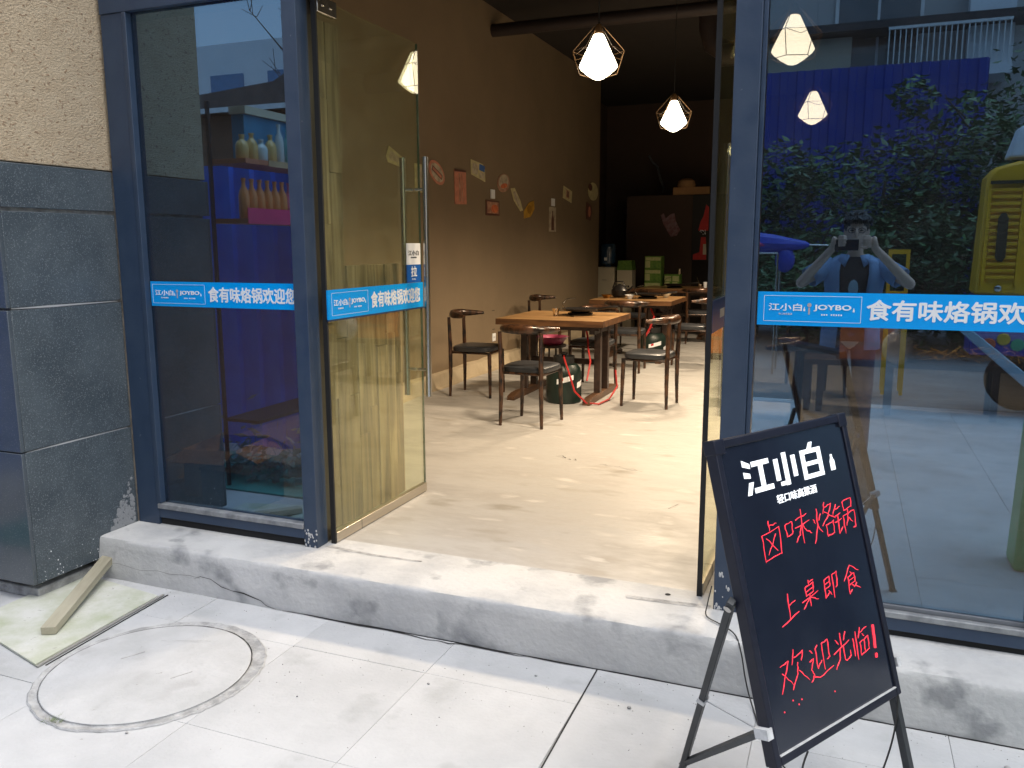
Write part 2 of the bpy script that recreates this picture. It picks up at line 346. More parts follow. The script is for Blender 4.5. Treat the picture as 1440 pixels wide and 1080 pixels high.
# paving slabs: joints recessed, dusted over with cement; near rows as geometry
xs = [-4.4, -3.8, -3.2, -2.607, -2.0, -1.4, -.80, -.20, .40, 1.0, 1.6, 2.2]
ys = [2.884, 2.62, 2.02, 1.42, .82, .22, -.38, -.98, -1.58, -2.18, -2.6]
MC = Vector((-2.385, 2.245)); MR = .415
for j in range(len(ys) - 1):
    for i in range(len(xs) - 1):
        x0, x1, y1, y0 = xs[i], xs[i + 1], ys[j], ys[j + 1]
        gap = .0009
        gl = .004 if abs(x0 + .80) < .01 and j < 3 else gap
        gr = .001 if abs(x1 + .80) < .01 else gap
        gb = .0008
        # corners cut by the manhole ring are handled by laying the ring proud on top
        tz = random.uniform(-.0007, .0007)
        mb = MB(); mb.box((x0 + gl, y0 + gb, -.03), (x1 - gr, y1 - gb, tz))
        s_ = mb.build('paving_slab', m_slab, side, bev=.0007)
# manhole: sunk ring of rough mortar around a cement filled cover
mh = thing('manhole_cover', 'round cement-filled manhole cover set in the pale paving left of the step', 'manhole cover', (MC.x, MC.y, 0))
m_cover = S('cover_cement', (.50, .51, .52), (.41, .42, .425), sc=4, rough=.85, bump=.3, bsc=60, detail=10, spots=[((.40, .405, .41), 7, .58), ((.30, .30, .29), 26, .70)])
m_ring = S('ring_mortar', (.50, .505, .51), (.28, .285, .285), sc=14, rough=.95, bump=.8, bsc=50, detail=8, lo=.3, hi=.62)
seg = 96
mb = MB(); rr = random.Random(4)
vs = []; 
for k in range(seg):
    t = 2 * PI * k / seg; r1 = .372 + rr.uniform(-.0015, .0015); r2 = .392 + rr.uniform(-.003, .004); r3 = .399 + rr.uniform(-.002, .006)
    wide = .024 * max(0, math.sin(t + .5)); r2 += wide; r3 += wide
    for (r_, z_) in ((r1, .0072), (r1 + .003, .0022), (r2, .003), (r3, .0058), (r3 + .006, .0012)): vs.append((r_ * math.cos(t), r_ * math.sin(t), z_))
mb.add(vs, [(k * 5 + q, k * 5 + q + 1, ((k + 1) % seg) * 5 + q + 1, ((k + 1) % seg) * 5 + q) for k in range(seg) for q in range(4)])
mb.build('mortar_ring', m_ring, mh)
vs = []
for k in range(seg):
    t = 2 * PI * k / seg; w_ = .0003 + .0038 * max(0, math.sin(t + .3)) * rr.uniform(.4, 1.2)
    for r_ in (.3725, .3735 + w_): vs.append((r_ * math.cos(t), r_ * math.sin(t), .0078))
MB().add(vs, [(k * 2, k * 2 + 1, ((k + 1) % seg) * 2 + 1, ((k + 1) % seg) * 2) for k in range(seg)]).build('dirt_gap', m_crack, mh, smooth=False)
MB().lathe([(.01, .0010), (.368, .0010), (.3715, .0065), (.369, .0085), (.01, .0088)], 96).build('cover', m_cover, mh)
mb = MB(); mb.box((-.16, -.06, .0080), (-.155, .03, .0098), TR(0, 0, 0, -.5)); mb.build('lifting_slot', m_rough_mortar, mh); MB().box((.12, .04, .0080), (.124, .12, .0098), TR(0, 0, 0, -.5)).build('lifting_slot', m_rough_mortar, mh)
for (x, y, r_, lbp) in ((-2.14, 1.90, .006, 'tiny pebble just below the near right edge of the manhole ring'), (-2.02, 2.10, .005, 'tiny pebble right of the manhole ring on the paving'), (-1.0, 2.75, .006, 'tiny pebble near the step, left of the dark open joint'),
        (-.62, 2.66, .008, 'small pebble near the step, right of the dark open joint'), (-1.75, 2.3, .004, 'smallest pebble, midway between manhole and dark joint'), (-2.35, 2.1, .006, 'dark speck of grit lying on the manhole cover itself'), (-1.35, 2.55, .006, 'tiny pebble on the paving below the middle of the doorway'), (.55, 2.75, .010, 'largest pebble, at the step right of the signboard')):
    tag(MB().ball((x, y, r_ * .5), (r_, r_ * .8, r_ * .6), seg=7, rings=5).build('pebble', m_rough_mortar), lbp, 'pebble', 'pebbles scattered over the paving')
mb = MB(); rr = random.Random(19)
for k in range(420):
    x = rr.uniform(-3.2, 1.6); y = 2.88 - abs(rr.gauss(0, .45)); r_ = rr.uniform(.0008, .0028)
    if y > .6: mb.ball((x, y, r_ * .5), (r_, r_ * .8, r_ * .6), seg=5, rings=4)
tag(mb.build('grit', m_rough_mortar), 'fine cement grit scattered on the paving along the step', 'grit', kind='stuff')
crack(jag((-2.62, 2.40, .0089), (-2.30, 2.52, .0089), 12, .006, 3), .0008, m_rough_mortar, mh, (0, 0, 1), h=.0004).location = (-MC.x, -MC.y, 0)
mb = MB(); rr = random.Random(9)
for k in range(60):
    a = rr.uniform(0, 2 * PI); q = rr.uniform(0, .05); x = -2.43 + q * math.cos(a); y = 1.86 + q * .5 * math.sin(a); h = rr.uniform(.006, .02); b = rr.uniform(0, 2 * PI)
    mb.add([(x, y, 0), (x + .003, y, 0), (x + .02 * math.cos(b), y + .02 * math.sin(b), h)], [(0, 1, 2)])
tag(mb.build('weed_tuft', m_weed, smooth=False), 'small dry green weed tuft at the near edge of the manhole ring', 'weed')

# ================================================================== STEP AND FLOOR
st = MB(); rr = random.Random(3)
# step: top sheet and front as a displaced grid so its arris is worn
nx = 120; x0, x1 = -3.33, 3.0
def sn(x, s): return math.sin(x * 7.1 + s) * .4 + math.sin(x * 17.3 + s * 2) * .3 + math.sin(x * 41 + s * 3) * .2
prof = [(0, 0), (0, .05), (0, .10), (0, .155), (.003, .186), (.010, .1975), (.03, .2), (.40, .2)]
vs = []; n = len(prof)
for i in range(nx + 1):
    x = x0 + (x1 - x0) * i / nx
    low = .012 * max(0, min(1, (-1.9 - x) * 4))
    for k, (dy, z) in enumerate(prof):
        yy = 2.89 + dy + (.003 * sn(x, k * 1.7) if k < 6 else 0) - (low if k < 2 else low * .5 if k == 2 else 0)
        zz = z + (.002 * sn(x, 5 + k) if 3 < k < 7 else 0)
        vs.append((x, yy, zz if k < 7 else .2))
fs = [(i * n + k, (i + 1) * n + k, (i + 1) * n + k + 1, i * n + k + 1) for i in range(nx) for k in range(n - 1)]
st.add(vs, fs)
e = [k for k in range(n)]
st.add([vs[k] for k in range(n)] + [(x0, 3.29, -.03), (x0, 2.89, -.03)], [tuple(range(n)) + (n, n + 1)])
step = st.build('step', m_conc_step, sharp=50); tag(step, kind='structure')
crack([(-3.30, 2.876, .075), (-3.2, 2.876, .085), (-3.065, 2.876, .070), (-2.95, 2.876, .084), (-2.88, 2.876, .078), (-2.76, 2.876, .090), (-2.70, 2.876, .082)], .0012, m_crack, step, (0, -1, 0))
crack([(-2.74, 2.879, .075), (-2.70, 2.879, .092), (-2.64, 2.879, .088), (-2.58, 2.876, .062), (-2.52, 2.876, .052), (-2.455, 2.876, .050), (-2.40, 2.876, .038), (-2.36, 2.876, .030), (-2.33, 2.874, .012), (-2.28, 2.874, .004)], .0028, m_crack, step, (0, -1, 0))
cp = [(-2.30, 2.870, 0), (-2.15, 2.878, 0), (-2.0, 2.876, 0), (-1.85, 2.872, 0), (-1.72, 2.877, 0), (-1.6, 2.872, 0), (-1.52, 2.860, 0), (-1.47, 2.870, 0), (-1.42, 2.862, 0), (-1.38, 2.876, 0), (-1.2, 2.875, 0), (-1.12, 2.870, 0), (-1.08, 2.878, 0), (-.95, 2.879, 0), (-.80, 2.880, 0)]
crack([Vector(p) + Vector((0, 0, .0015)) for p in cp], .0045, m_crack, side, (0, 0, 1))
crack([Vector((-.79 + i * .14, 2.884, .0015)) for i in range(12)], .0014, m_crack, side, (0, 0, 1))
mb = MB()
mb.add([(-.802, 2.88, .0012), (-.796, 2.88, .0012), (-.786, 2.0, .0012), (-.792, 2.0, .0012)], [(0, 1, 2, 3)])
mb.build('open_joint', m_crack, side, smooth=False)
# thin cement screed edges and a worn line where the door frame was set
mb = MB(); mb.add([(-2.22, 3.175, .2012), (-1.95, 3.15, .2012), (-1.70, 3.165, .2012), (-1.70, 3.178, .2012), (-1.95, 3.17, .2012), (-2.2, 3.195, .2012)], [(0, 1, 2, 3, 4, 5)])
mb.add([(-.75, 3.12, .2012), (-.42, 3.135, .2012), (-.42, 3.17, .2012), (-.76, 3.148, .2012)], [(0, 1, 2, 3)])
mb.build('mortar_patch', m_rough_mortar, step, smooth=False)
mb = MB()
for (x, y, r_, s) in ((-.60, 3.215, .012, 3),): mb.lathe([(r_, .2008), (r_ * .8, .2012)], 10, TR(x, y, 0))
mb.build('pivot_hole', m_crack, step)
fl = box_o('floor', (-4.6, 3.29, .05), (4.2, 16, .2), m_floor); tag(fl, kind='structure')
crack(jag((-1.75, 5.2, .2), (-1.55, 5.12, .2), 9, .012, 5), .0035, m_crack, fl, (0, 0, 1), h=.002)
crack(jag((-1.42, 5.1, .2), (-1.12, 5.02, .2), 9, .012, 6), .0025, m_crack, fl, (0, 0, 1), h=.002)
crack(jag((-.9, 4.2, .2), (-.55, 4.9, .2), 12, .012, 8), .0018, m_crack, fl, (0, 0, 1), h=.002)

# ================================================================== ROOM SHELL
def struct(name, a, b, m, parent=None): o = box_o(name, a, b, m, parent); tag(o, kind='structure' if not parent else None); return o
lw = struct('wall', (-4.0, 3.30, .2), (-3.8, 13.4, 4.2), m_wall)
mb = MB(); rr = random.Random(2); ny = 60; vs = []
for i in range(ny + 1):
    y = 3.3 + 10.1 * i / ny
    vs += [(-3.8, y, .34 + rr.uniform(-.006, .006)), (-3.74 + rr.uniform(-.006, .006), y, .325), (-3.70 + rr.uniform(-.01, .01), y, .21), (-3.66 + rr.uniform(-.015, .015), y, .199)]
mb.add(vs, [(i * 4 + k, (i + 1) * 4 + k, (i + 1) * 4 + k + 1, i * 4 + k + 1) for i in range(ny) for k in range(3)])
m_ledge = S('ledge_cement', (.50, .41, .28), (.40, .32, .21), sc=5, rough=.85, bump=.3)
mb.build('mortar_ledge', m_ledge, lw)
for (y, z) in ((8.97, .86), (8.98, .64)):
    MB().box((-3.8, y - .04, z - .005), (-3.797, y + .035, z + .0)).build('scuff', m_crack, lw)
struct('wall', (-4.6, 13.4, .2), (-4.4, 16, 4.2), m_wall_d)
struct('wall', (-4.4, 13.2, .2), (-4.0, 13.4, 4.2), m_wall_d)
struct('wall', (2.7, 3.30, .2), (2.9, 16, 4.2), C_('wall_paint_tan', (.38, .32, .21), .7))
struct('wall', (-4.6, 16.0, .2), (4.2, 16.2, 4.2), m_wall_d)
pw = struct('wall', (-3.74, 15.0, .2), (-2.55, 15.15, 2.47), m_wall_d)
struct('wall', (-2.55, 15.0, .2), (4.0, 15.15, 2.47), m_ceil)
struct('ceiling', (-4.6, 3.14, 4.2), (4.2, 16.2, 4.3), m_ceil)
mb = MB(); mb.tube([(-3.9, 9.0, 3.95), (4.0, 9.0, 3.95)], .07, 12); tag(mb.build('pipe', m_pipe), 'dark pipe running across under the black ceiling', 'pipe')
mb = MB(); mb.tube([(-1.55, 9.8, 4.2), (-1.55, 9.8, 3.95), (-1.50, 9.8, 3.78), (-1.35, 9.8, 3.68), (-1.1, 9.8, 3.66), (1.5, 9.8, 3.66)], .12, 14); tag(mb.build('duct', m_pipe), 'dark curved duct bending down from the ceiling behind the lamps', 'duct')
m_black_door = C_('black_banner', (.006, .006, .006))

# ================================================================== COLUMN
XC = -3.335; Y0 = 2.53; Y1 = 3.145
col = thing('column', 'entrance column clad in dark grey granite below cream pebbled stucco', 'column', (XC - .35, Y0, 0))
def cp_(name, a, b, m, bev=.003):
    o = MB().box(a, b).build(name, m, None, bev); o.parent = col; o.matrix_parent_inverse = Matrix.Translation((-(XC - .35), -Y0, 0)); return o
zs = [(.085, .697), (.703, 1.330), (1.340, 1.752), (1.768, 1.955)]
for (a, b) in zs:
    cp_('granite_panel', (XC - .022, Y0 + .02, a), (XC, Y1, b), m_granite)
    cp_('granite_panel', (XC - .90, Y0, a), (XC - .0005, Y0 + .0195, b), m_granite_pol)
cp_('stucco_face', (XC - .88, Y0 + .012, 1.962), (XC - .010, Y1 + .2, 4.6), m_stucco)
cp_('core', (XC - .88, Y0 + .03, .09), (XC - .024, Y1 + .2, 1.96), m_rough_mortar, 0)
mb = MB(); rr = random.Random(12)
for k in range(26):
    x = rr.uniform(XC - .85, XC + .02); y = rr.uniform(Y0 + .02, 3.05); r_ = rr.uniform(.015, .045)
    mb.ball((x, y, rr.uniform(0, .03)), (r_, r_ * .8, r_ * .5), seg=7, rings=5)
tag(mb.build('rubble', m_rough_mortar, smooth=False), 'loose mortar rubble under the raised foot of the granite column', 'rubble', kind='stuff')
o = cp_('base_plate', (XC - .80, Y0 + .04, .0), (XC - .03, Y1, .05), m_rough_mortar, .006)
mb = MB()
for k in range(240):   # plaster splashed in the corner
    a = rr.uniform(0, 1) ** 1.6; z = .20 + .24 * a * rr.uniform(.2, 1); y = Y1 - .02 - (.16 * (1 - (z - .2) / .26)) * rr.uniform(0, 1)
    r_ = rr.uniform(.003, .013); mb.ball((XC - .001, y, z), (.0025, r_, r_ * rr.uniform(.6, 1.6)), seg=6, rings=4)
o = mb.build('plaster_splash', C_('splash_grey', (.30, .31, .32), .9)); o.parent = col; o.matrix_parent_inverse = Matrix.Translation((-(XC - .35), -Y0, 0)); tag(o, kind='stuff')
mb = MB()
for k in range(44):
    y = rr.uniform(Y0 + .03, Y0 + .46); z = .088 + rr.uniform(0, 1) ** 3 * .13; r_ = rr.uniform(.001, .0038); mb.ball((XC, y, z), (.0015, r_, r_), seg=5, rings=4)
o = mb.build('paint_fleck', m_white); o.parent = col; o.matrix_parent_inverse = Matrix.Translation((-(XC - .35), -Y0, 0)); tag(o, kind='stuff')
crack([(XC + .0005, 2.555, .700), (XC + .0005, 2.75, .700), (XC + .0005, 3.12, .700)], .004, C_('seam_cement', (.42, .43, .44)), None, (1, 0, 0), 'seam_mortar', h=.001).parent = None
sm = bpy.data.objects['seam_mortar']; sm.parent = col; sm.matrix_parent_inverse = Matrix.Translation((-(XC - .35), -Y0, 0))
o = crack([(XC + .0005, 2.46 + .09, 1.337), (XC + .0005, 2.75, 1.336), (XC + .0005, 3.12, 1.336)], .005, MATS['seam_cement'], None, (1, 0, 0), 'seam_mortar', h=.001); o.parent = col; o.matrix_parent_inverse = Matrix.Translation((-(XC - .35), -Y0, 0))

# ================================================================== STOREFRONT FRAME
YF = 3.14
def post(label, x0, x1, zt=4.2):
    t = thing('frame_post', label, 'post', ((x0 + x1) / 2, YF, .2)); cx = (x0 + x1) / 2
    o = MB().box((x0 - cx, 0, .0), (x1 - cx, .085, zt - .2)).build('post_body', m_post, t, .003)
    return t
lp = post('slate blue steel post between the left window and the open glass door', -2.305, -2.232)
MB().box((-.036, .0855, .0), (.030, .125, 4.0)).build('door_jamb', C_('jamb_bronze', (.075, .066, .056), .35), lp, .002)
rp = post('slate blue steel post between the doorway and the right window', -.409, -.318)
MB().box((.0462, .012, 0), (.062, .07, 4.0)).build('glazing_bead', m_frame, rp, .002)
mb = MB(); rr = random.Random(5)
for cx in (0,):
    for k in range(26): mb.ball((rr.uniform(-.04, .04), -.0005, rr.uniform(0, 1) ** 2 * .16 + .003), (rr.uniform(.002, .006), .0012, rr.uniform(.003, .010)), seg=6, rings=4)
o = mb.build('cement_splash', m_conc_step, rp); tag(o, kind='stuff')
mb = MB()
for k in range(22): mb.ball((rr.uniform(-.034, .034), -.0005, rr.uniform(0, 1) ** 2 * .09 + .003), (rr.uniform(.002, .006), .0012, rr.uniform(.003, .009)), seg=6, rings=4)
o = mb.build('cement_splash', m_conc_step, lp); tag(o, kind='stuff')
hd = box_o('header_beam', (-3.45, 3.17, 2.672), (3.6, 3.30, 4.2), m_dark); tag(hd, 'dark steel header beam above the shop windows and doors', 'beam')
wl_ = box_o('facade_wall', (-8, 3.165, 4.2), (12, 3.5, 5.2), m_bldg); tag(wl_, 'plain rendered facade wall above the shop header', 'wall')
box_ = box_o('facade_wall', (3.6, 2.6, 0), (8, 3.5, 4.2), m_granite_pol); tag(box_, 'granite facade wall right of the right shop window', 'wall')
box_ = box_o('facade_wall', (-12, 2.75, 0), (-4.24, 3.6, 4.2), m_granite); tag(box_, 'granite facade wall left of the entrance column', 'wall')

BANNER = '食有味烙锅欢迎您'
def banner(parent, T, Lw, text_x0, text_x1, h, box=(.018, .325), chars=BANNER, clip=None, deep=False, mir=1):
    """blue strip, lower-left origin, ex along it, lettering proud of it"""
    ob = MB().box((0, 0, 0), (Lw, h, .002), T).build('banner_strip', m_blue_dk if deep else m_blue, parent)
    T2 = T @ Matrix.Translation((0, 0, .0022))
    b0, b1 = box; w = .0014
    mb = MB()
    for a, b in (((b0, h * .12), (b1, h * .12 + w)), ((b0, h * .88), (b1, h * .88 + w)), ((b0, h * .12), (b0 + w, h * .88)), ((b1 - w, h * .12), (b1, h * .88))): mb.box((a[0], a[1], 0), (b[0], b[1], .0006), T2)
    mb.build('outline', m_white, ob)
    def X(f): return b0 + (b1 - b0) * f
    text_mesh('江小白', X(.05), X(.40), h * .44, h * .66, m_white, T2, 'lettering', ob, .018)
    text_mesh('轻口味高粱酒', X(.16), X(.30), h * .32, h * .375, m_white, T2, 'lettering', ob)
    text_mesh('JOYBO', X(.52), X(.90), h * .44, h * .64, m_white, T2, 'lettering', ob, .03)
    mb = MB()
    for k in range(9):
        if k not in (3,): mb.box((X(.60) + k * (X(.22) - X(0)) / 9, h * .32, 0), (X(.60) + (k + .6) * (X(.22) - X(0)) / 9, h * .365, .0006), T2)
    mb.build('small_print', m_white, ob)
    for q in (.425, .925):
        c = X(q); MB().prism([(c - .003, h * .44), (c + .003, h * .44), (c + .003, h * .50), (c + .001, h * .53), (c + .001, h * .56), (c - .001, h * .56), (c - .001, h * .53), (c - .003, h * .50)], 0, .0006, T2).build('bottle_mark', m_white, ob)
    c = X(.475); mb = MB(); mb.lathe([(.0075 * h / .12, 0), (.0075 * h / .12, .0006)], 14, T2 @ TR(c, h * .62, 0)); mb.box((c - .003, h * .34, 0), (c + .003, h * .54, .0006), T2)
    mb.build('bottle_mark', C_('mark_grey', (.45, .40, .42)), ob)
    text_mesh(chars, text_x0, text_x1, h * .21, h * .82, m_white, T2, 'lettering', ob, .026)
    return ob

# left fixed window
XL0, XL1 = -3.325, -2.306
lwin = thing('shop_window', 'narrow tall fixed window with blue strip beside the stucco column', 'window', (XL0, YF, .235))
def wpart(parent, name, a, b, m, bev=.002):
    L = parent.location; o = MB().box(tuple(a[i] - L[i] for i in range(3)), tuple(b[i] - L[i] for i in range(3))).build(name, m, parent, bev); return o
wpart(lwin, 'stile', (XL0, YF + .002, .20), (XL0 + .135, YF + .07, 2.671), m_frame)
wpart(lwin, 'glazing_bead', (XL0 + .1355, YF - .004, .315), (XL0 + .158, YF + .05, 2.671), m_post)
wpart(lwin, 'top_rail', (XL0, YF - .004, 2.672), (XL1, YF + .028, 2.80), m_frame)
wpart(lwin, 'bottom_rail', (XL0 + .136, YF + .002, .238), (XL1, YF + .06, .285), m_frame)
wpart(lwin, 'sill', (XL0 + .136, YF - .006, .2855), (XL1, YF + .058, .312), m_sill, .004)
wpart(lwin, 'gap_shade_strip', (XL0 + .136, YF + .016, .1995), (XL1, YF + .05, .2375), m_crack, 0)  # added dark strip: paints the shade under the rail, stops inside light leaking
wpart(rwin, 'gap_shade_strip', (XR0, YF + .016, .1995), (XR1, YF + .05, .2245), m_crack, 0) if 0 else None
wpart(lwin, 'pane', (XL0 + .158, YF + .030, .313), (XL1, YF + .040, 2.671), m_gwin, 0)
T = frame_mat((-3.160 - XL0, .0295, 1.314 - .235), (1, 0, 0), (0, 0, 1))
banner(lwin, frame_mat((-3.160 - XL0, .0272, 1.314 - .235), (1, 0, 0), (0, 0, 1)), .853, .352, .853, .119, (.012, .332), BANNER[:8])

# right fixed window
XR0, XR1 = -.298, 2.6
rwin = thing('shop_window', 'wide fixed window reflecting the street and the photographer', 'window', (XR0, YF, .225))
wpart(rwin, 'stile', (.64, YF + .0, .312), (.70, YF + .07, 2.671), m_frame)
wpart(rwin, 'top_rail', (XR0, YF - .002, 2.672), (XR1, YF + .028, 2.80), m_frame)
wpart(rwin, 'bottom_rail', (XR0, YF + .001, .225), (XR1, YF + .07, .272), m_frame)
wpart(rwin, 'gap_shade_strip', (XR0, YF + .016, .1995), (XR1, YF + .05, .2245), m_crack, 0)  # added too: dark colour stands in for the shaded gap, hides the light leak
wpart(rwin, 'sill', (XR0, YF - .006, .2725), (XR1, YF + .066, .296), m_sill, .004)
wpart(rwin, 'sill_lip', (XR0, YF + .020, .2965), (XR1, YF + .066, .312), C_('sill_lip_paint', (.16, .17, .19)), .002)
wpart(rwin, 'pane', (XR0, YF + .030, .313), (.639, YF + .040, 2.671), m_gwin, 0)
wpart(rwin, 'pane', (.701, YF + .030, .313), (XR1, YF + .040, 2.671), m_gwin, 0)
wpart(rwin, 'stile', (XR1, YF, .2), (XR1 + .1, YF + .07, 2.671), m_frame)
banner(rwin, frame_mat((.003, .0272, 1.314 - .225), (1, 0, 0), (0, 0, 1)), .932, .366, 1.008, .120, (.022, .350), BANNER)
# trim of the strip lettering hidden by the stile is fine: it continues behind

# ================================================================== GLASS DOORS
def glass_door(name, label, hx, hy, ang, side, stickers=True):
    """door leaf along local +y from its pivot; side=+1: outer face towards +x"""
    t = thing(name, label, 'door', (hx, hy, .2), ang)
    w = .925; s = side
    o = MB().box((-.006, .003, .012), (.006, w, 2.46)).build('pane', m_gdoor, t)
    MB().box((-.0062, w + .0005, .012), (.0062, w + .003, 2.46)).build('glass_edge', m_gedge, t)
    MB().box((-.0062, -.001, .012), (.0062, .002, 2.46)).build('glass_edge', m_gedge, t)
    MB().box((-.014, .0, .004), (.014, w, .052)).build('kick_rail', m_rail, t, .002)
    MB().box((-.0150, .22, .0035), (.0150, .222, .0525)).build('rail_joint', m_seal, t)
    f = MB().box((-.016, .0, 2.40), (.016, .15, 2.47)).build('patch_fitting', m_steel, t, .004)
    for y in (.04, .10): MB().lathe([(.008, 0), (.008, .003), (.004, .004)], 12, TR(s * .016, y, 2.435, 0, 0, s * PI / 2)).build('screw', m_chrome, f)
    h = None
    yh = .87
    for q in (1, -1):
        h = MB().tube([(q * .068, yh, .57), (q * .068, yh, 1.87)], .0165, 14).build('handle', m_steel, t)
        for z in (.72, 1.70): MB().tube([(q * .007, yh, z), (q * .068, yh, z)], .009, 10).build('handle_stud', m_steel, h)
    return t
ld = glass_door('glass_door', 'open frameless glass door on the left with blue strip and long steel handles', -2.2, 3.235, 0, 1)
MB().box((-.012, -.012, .0), (.012, -.002, 2.46)).build('seal', m_seal, ld)
# strip: origin at hinge end, running along +y on the +x face
Tb = frame_mat((.0065, -.012, 1.068), (0, 1, 0), (0, 0, 1))
MB().box((.0062, -.012, 1.060), (.020, .932, 1.0675)).build('strip_edge', C_('strip_edge_dark', (.01, .03, .08)), ld)
banner(ld, frame_mat((.018, -.012, 1.068), (0, 1, 0), (0, 0, 1)), .925, .372, .885, .135, (.030, .345), BANNER)
MB().box((.0062, -.011, 1.0685), (.0178, .912, 1.202)).build('strip_backing', m_blue, ld)
stk = MB().box((.0065, .755, 1.2045), (.0085, .912, 1.30)).build('pull_sticker', m_blue_dk, ld)
MB().box((.0066, .755, 1.3005), (.0086, .912, 1.415)).build('pull_sticker', m_white, ld)
Ts = frame_mat((.0086, .755, 1.2045), (0, 1, 0), (0, 0, 1))
text_mesh('拉', .045, .112, .030, .088, m_white, Ts, 'lettering', stk, .02)
text_mesh('PULL', .055, .10, .012, .022, m_white, Ts, 'lettering', stk)
text_mesh('江小白', .02, .135, .145, .172, m_ink, Ts, 'lettering', stk, .01)
text_mesh('轻口味高粱酒', .045, .11, .130, .138, m_ink, Ts, 'lettering', stk)
rd = glass_door('glass_door', 'open frameless glass door on the right seen almost edge-on beside the post', -.478, 3.255, R(-.5), -1)
MB().box((-.011, -.012, .0), (.009, -.002, 2.46)).build('seal', m_seal, rd)
MB().box((-.0085, .01, 1.064), (-.0065, .92, 1.19)).build('banner_strip', m_blue, rd)
MB().box((.0065, .01, 1.064), (.0085, .92, 1.19)).build('banner_strip', m_blue_dk, rd)
for k, (z, y) in enumerate(((1.11, .2), (1.11, .4), (1.12, .6))): MB().box((.0087, y, z), (.0095, y + .12, z + .035)).build('sticker_print', m_white, rd)

# ================================================================== PLANK SCREEN BEHIND THE LEFT DOOR
ps = thing('plank_screen', 'rough timber plank screen standing behind the open left glass door', 'screen', (-2.30, 3.28, .2))
rr = random.Random(21)
yy = 0.0
W = [.085, .095, .11, .085, .10, .085, .10, .09, .09]
for k, w in enumerate(W):
    hgt = 2.42 if k < 3 else 1.305
    zc = .002; segs = []
    while zc < hgt - .02:
        L = rr.uniform(.35, .95); z1 = min(hgt, zc + L)
        if hgt - z1 < .2: z1 = hgt
        segs.append((zc, z1)); zc = z1 + .002
    for (a, b) in segs:
        d = rr.uniform(-.006, .006)
        MB().box((-.022 + d, yy + .0012, a), (.0 + d, yy + w - .0012, b)).build('plank', m_plank, ps, .0015)
    yy += w
MB().box((-.045, .0, .0), (-.030, .28, 2.40)).build('back_board', m_plank, ps)
MB().box((-.045, .281, .0), (-.030, yy, 1.28)).build('back_board', m_plank, ps)

# ================================================================== PENDANT LAMPS
lamp_spots = [(-1.55, 5.4, 'larger-looking front pendant lamp in a wire diamond cage above the nearest table'), (-1.58, 8.06, 'farther pendant lamp in a wire cage left of the right door'),
              (-.37, 5.4, 'upper glowing pendant lamp seen through the right window'), (-.36, 8.06, 'lower smaller glowing pendant lamp seen through the right window'),
              (-1.28, 10.75, 'pendant lamp of the third row, hidden behind the right door post')]
def make_lamp(label, x, y):
    t = thing('pendant_lamp', label, 'lamp', (x, y, 2.80), 0, 'pendant lamps in wire cages')
    MB().tube([(0, 0, .15), (0, 0, 1.4)], .004, 6).build('cable', m_cable, t)
    MB().lathe([(.02, .125), (.024, .15), (.018, .18), (.004, .19)], 14).build('lamp_cap', m_wire, t)
    MB().lathe([(.026, .122), (.034, .115), (.118, -.062), (.122, -.075), (.11, -.092), (.07, -.125), (.03, -.150), (.008, -.156)], 28).build('lamp_shade', m_bulb, t)
    w = MB(); n = 6
    for k in range(n):
        a = 2 * PI * k / n + .3; b = 2 * PI * (k + 1) / n + .3
        P = lambda r_, t_, z: (r_ * math.cos(t_), r_ * math.sin(t_), z)
        w.tube([P(.028, a, .17), P(.165, a, .02), P(.12, a, -.12)], .0025, 5)
        w.tube([P(.165, a, .02), P(.165, b, .02)], .0013, 5); w.tube([P(.12, a, -.12), P(.12, b, -.12)], .0025, 5)
        w.tube([P(.165, a, .02), P(.165, (a + b) / 2, .02 - .035), P(.165, b, .02)], .0018, 5)
    w.build('wire_cage', m_wire, t)
    return t
proto = None
for (x, y, lb) in lamp_spots:
    if proto is None: proto = make_lamp(lb, x, y)
    else:
        c = copy_tree(proto); c.location = (x, y, 2.80); c['label'] = lb
    ld_ = bpy.data.lights.new('lamp_light', 'SPOT'); ld_.energy = LAMP_W * 12; ld_.spot_size = R(157); ld_.spot_blend = .75; ld_.color = (1.0, .79, .55); ld_.shadow_soft_size = .14
    lo = bpy.data.objects.new('lamp_light', ld_); COL.objects.link(lo); lo.location = (x, y, 2.60)

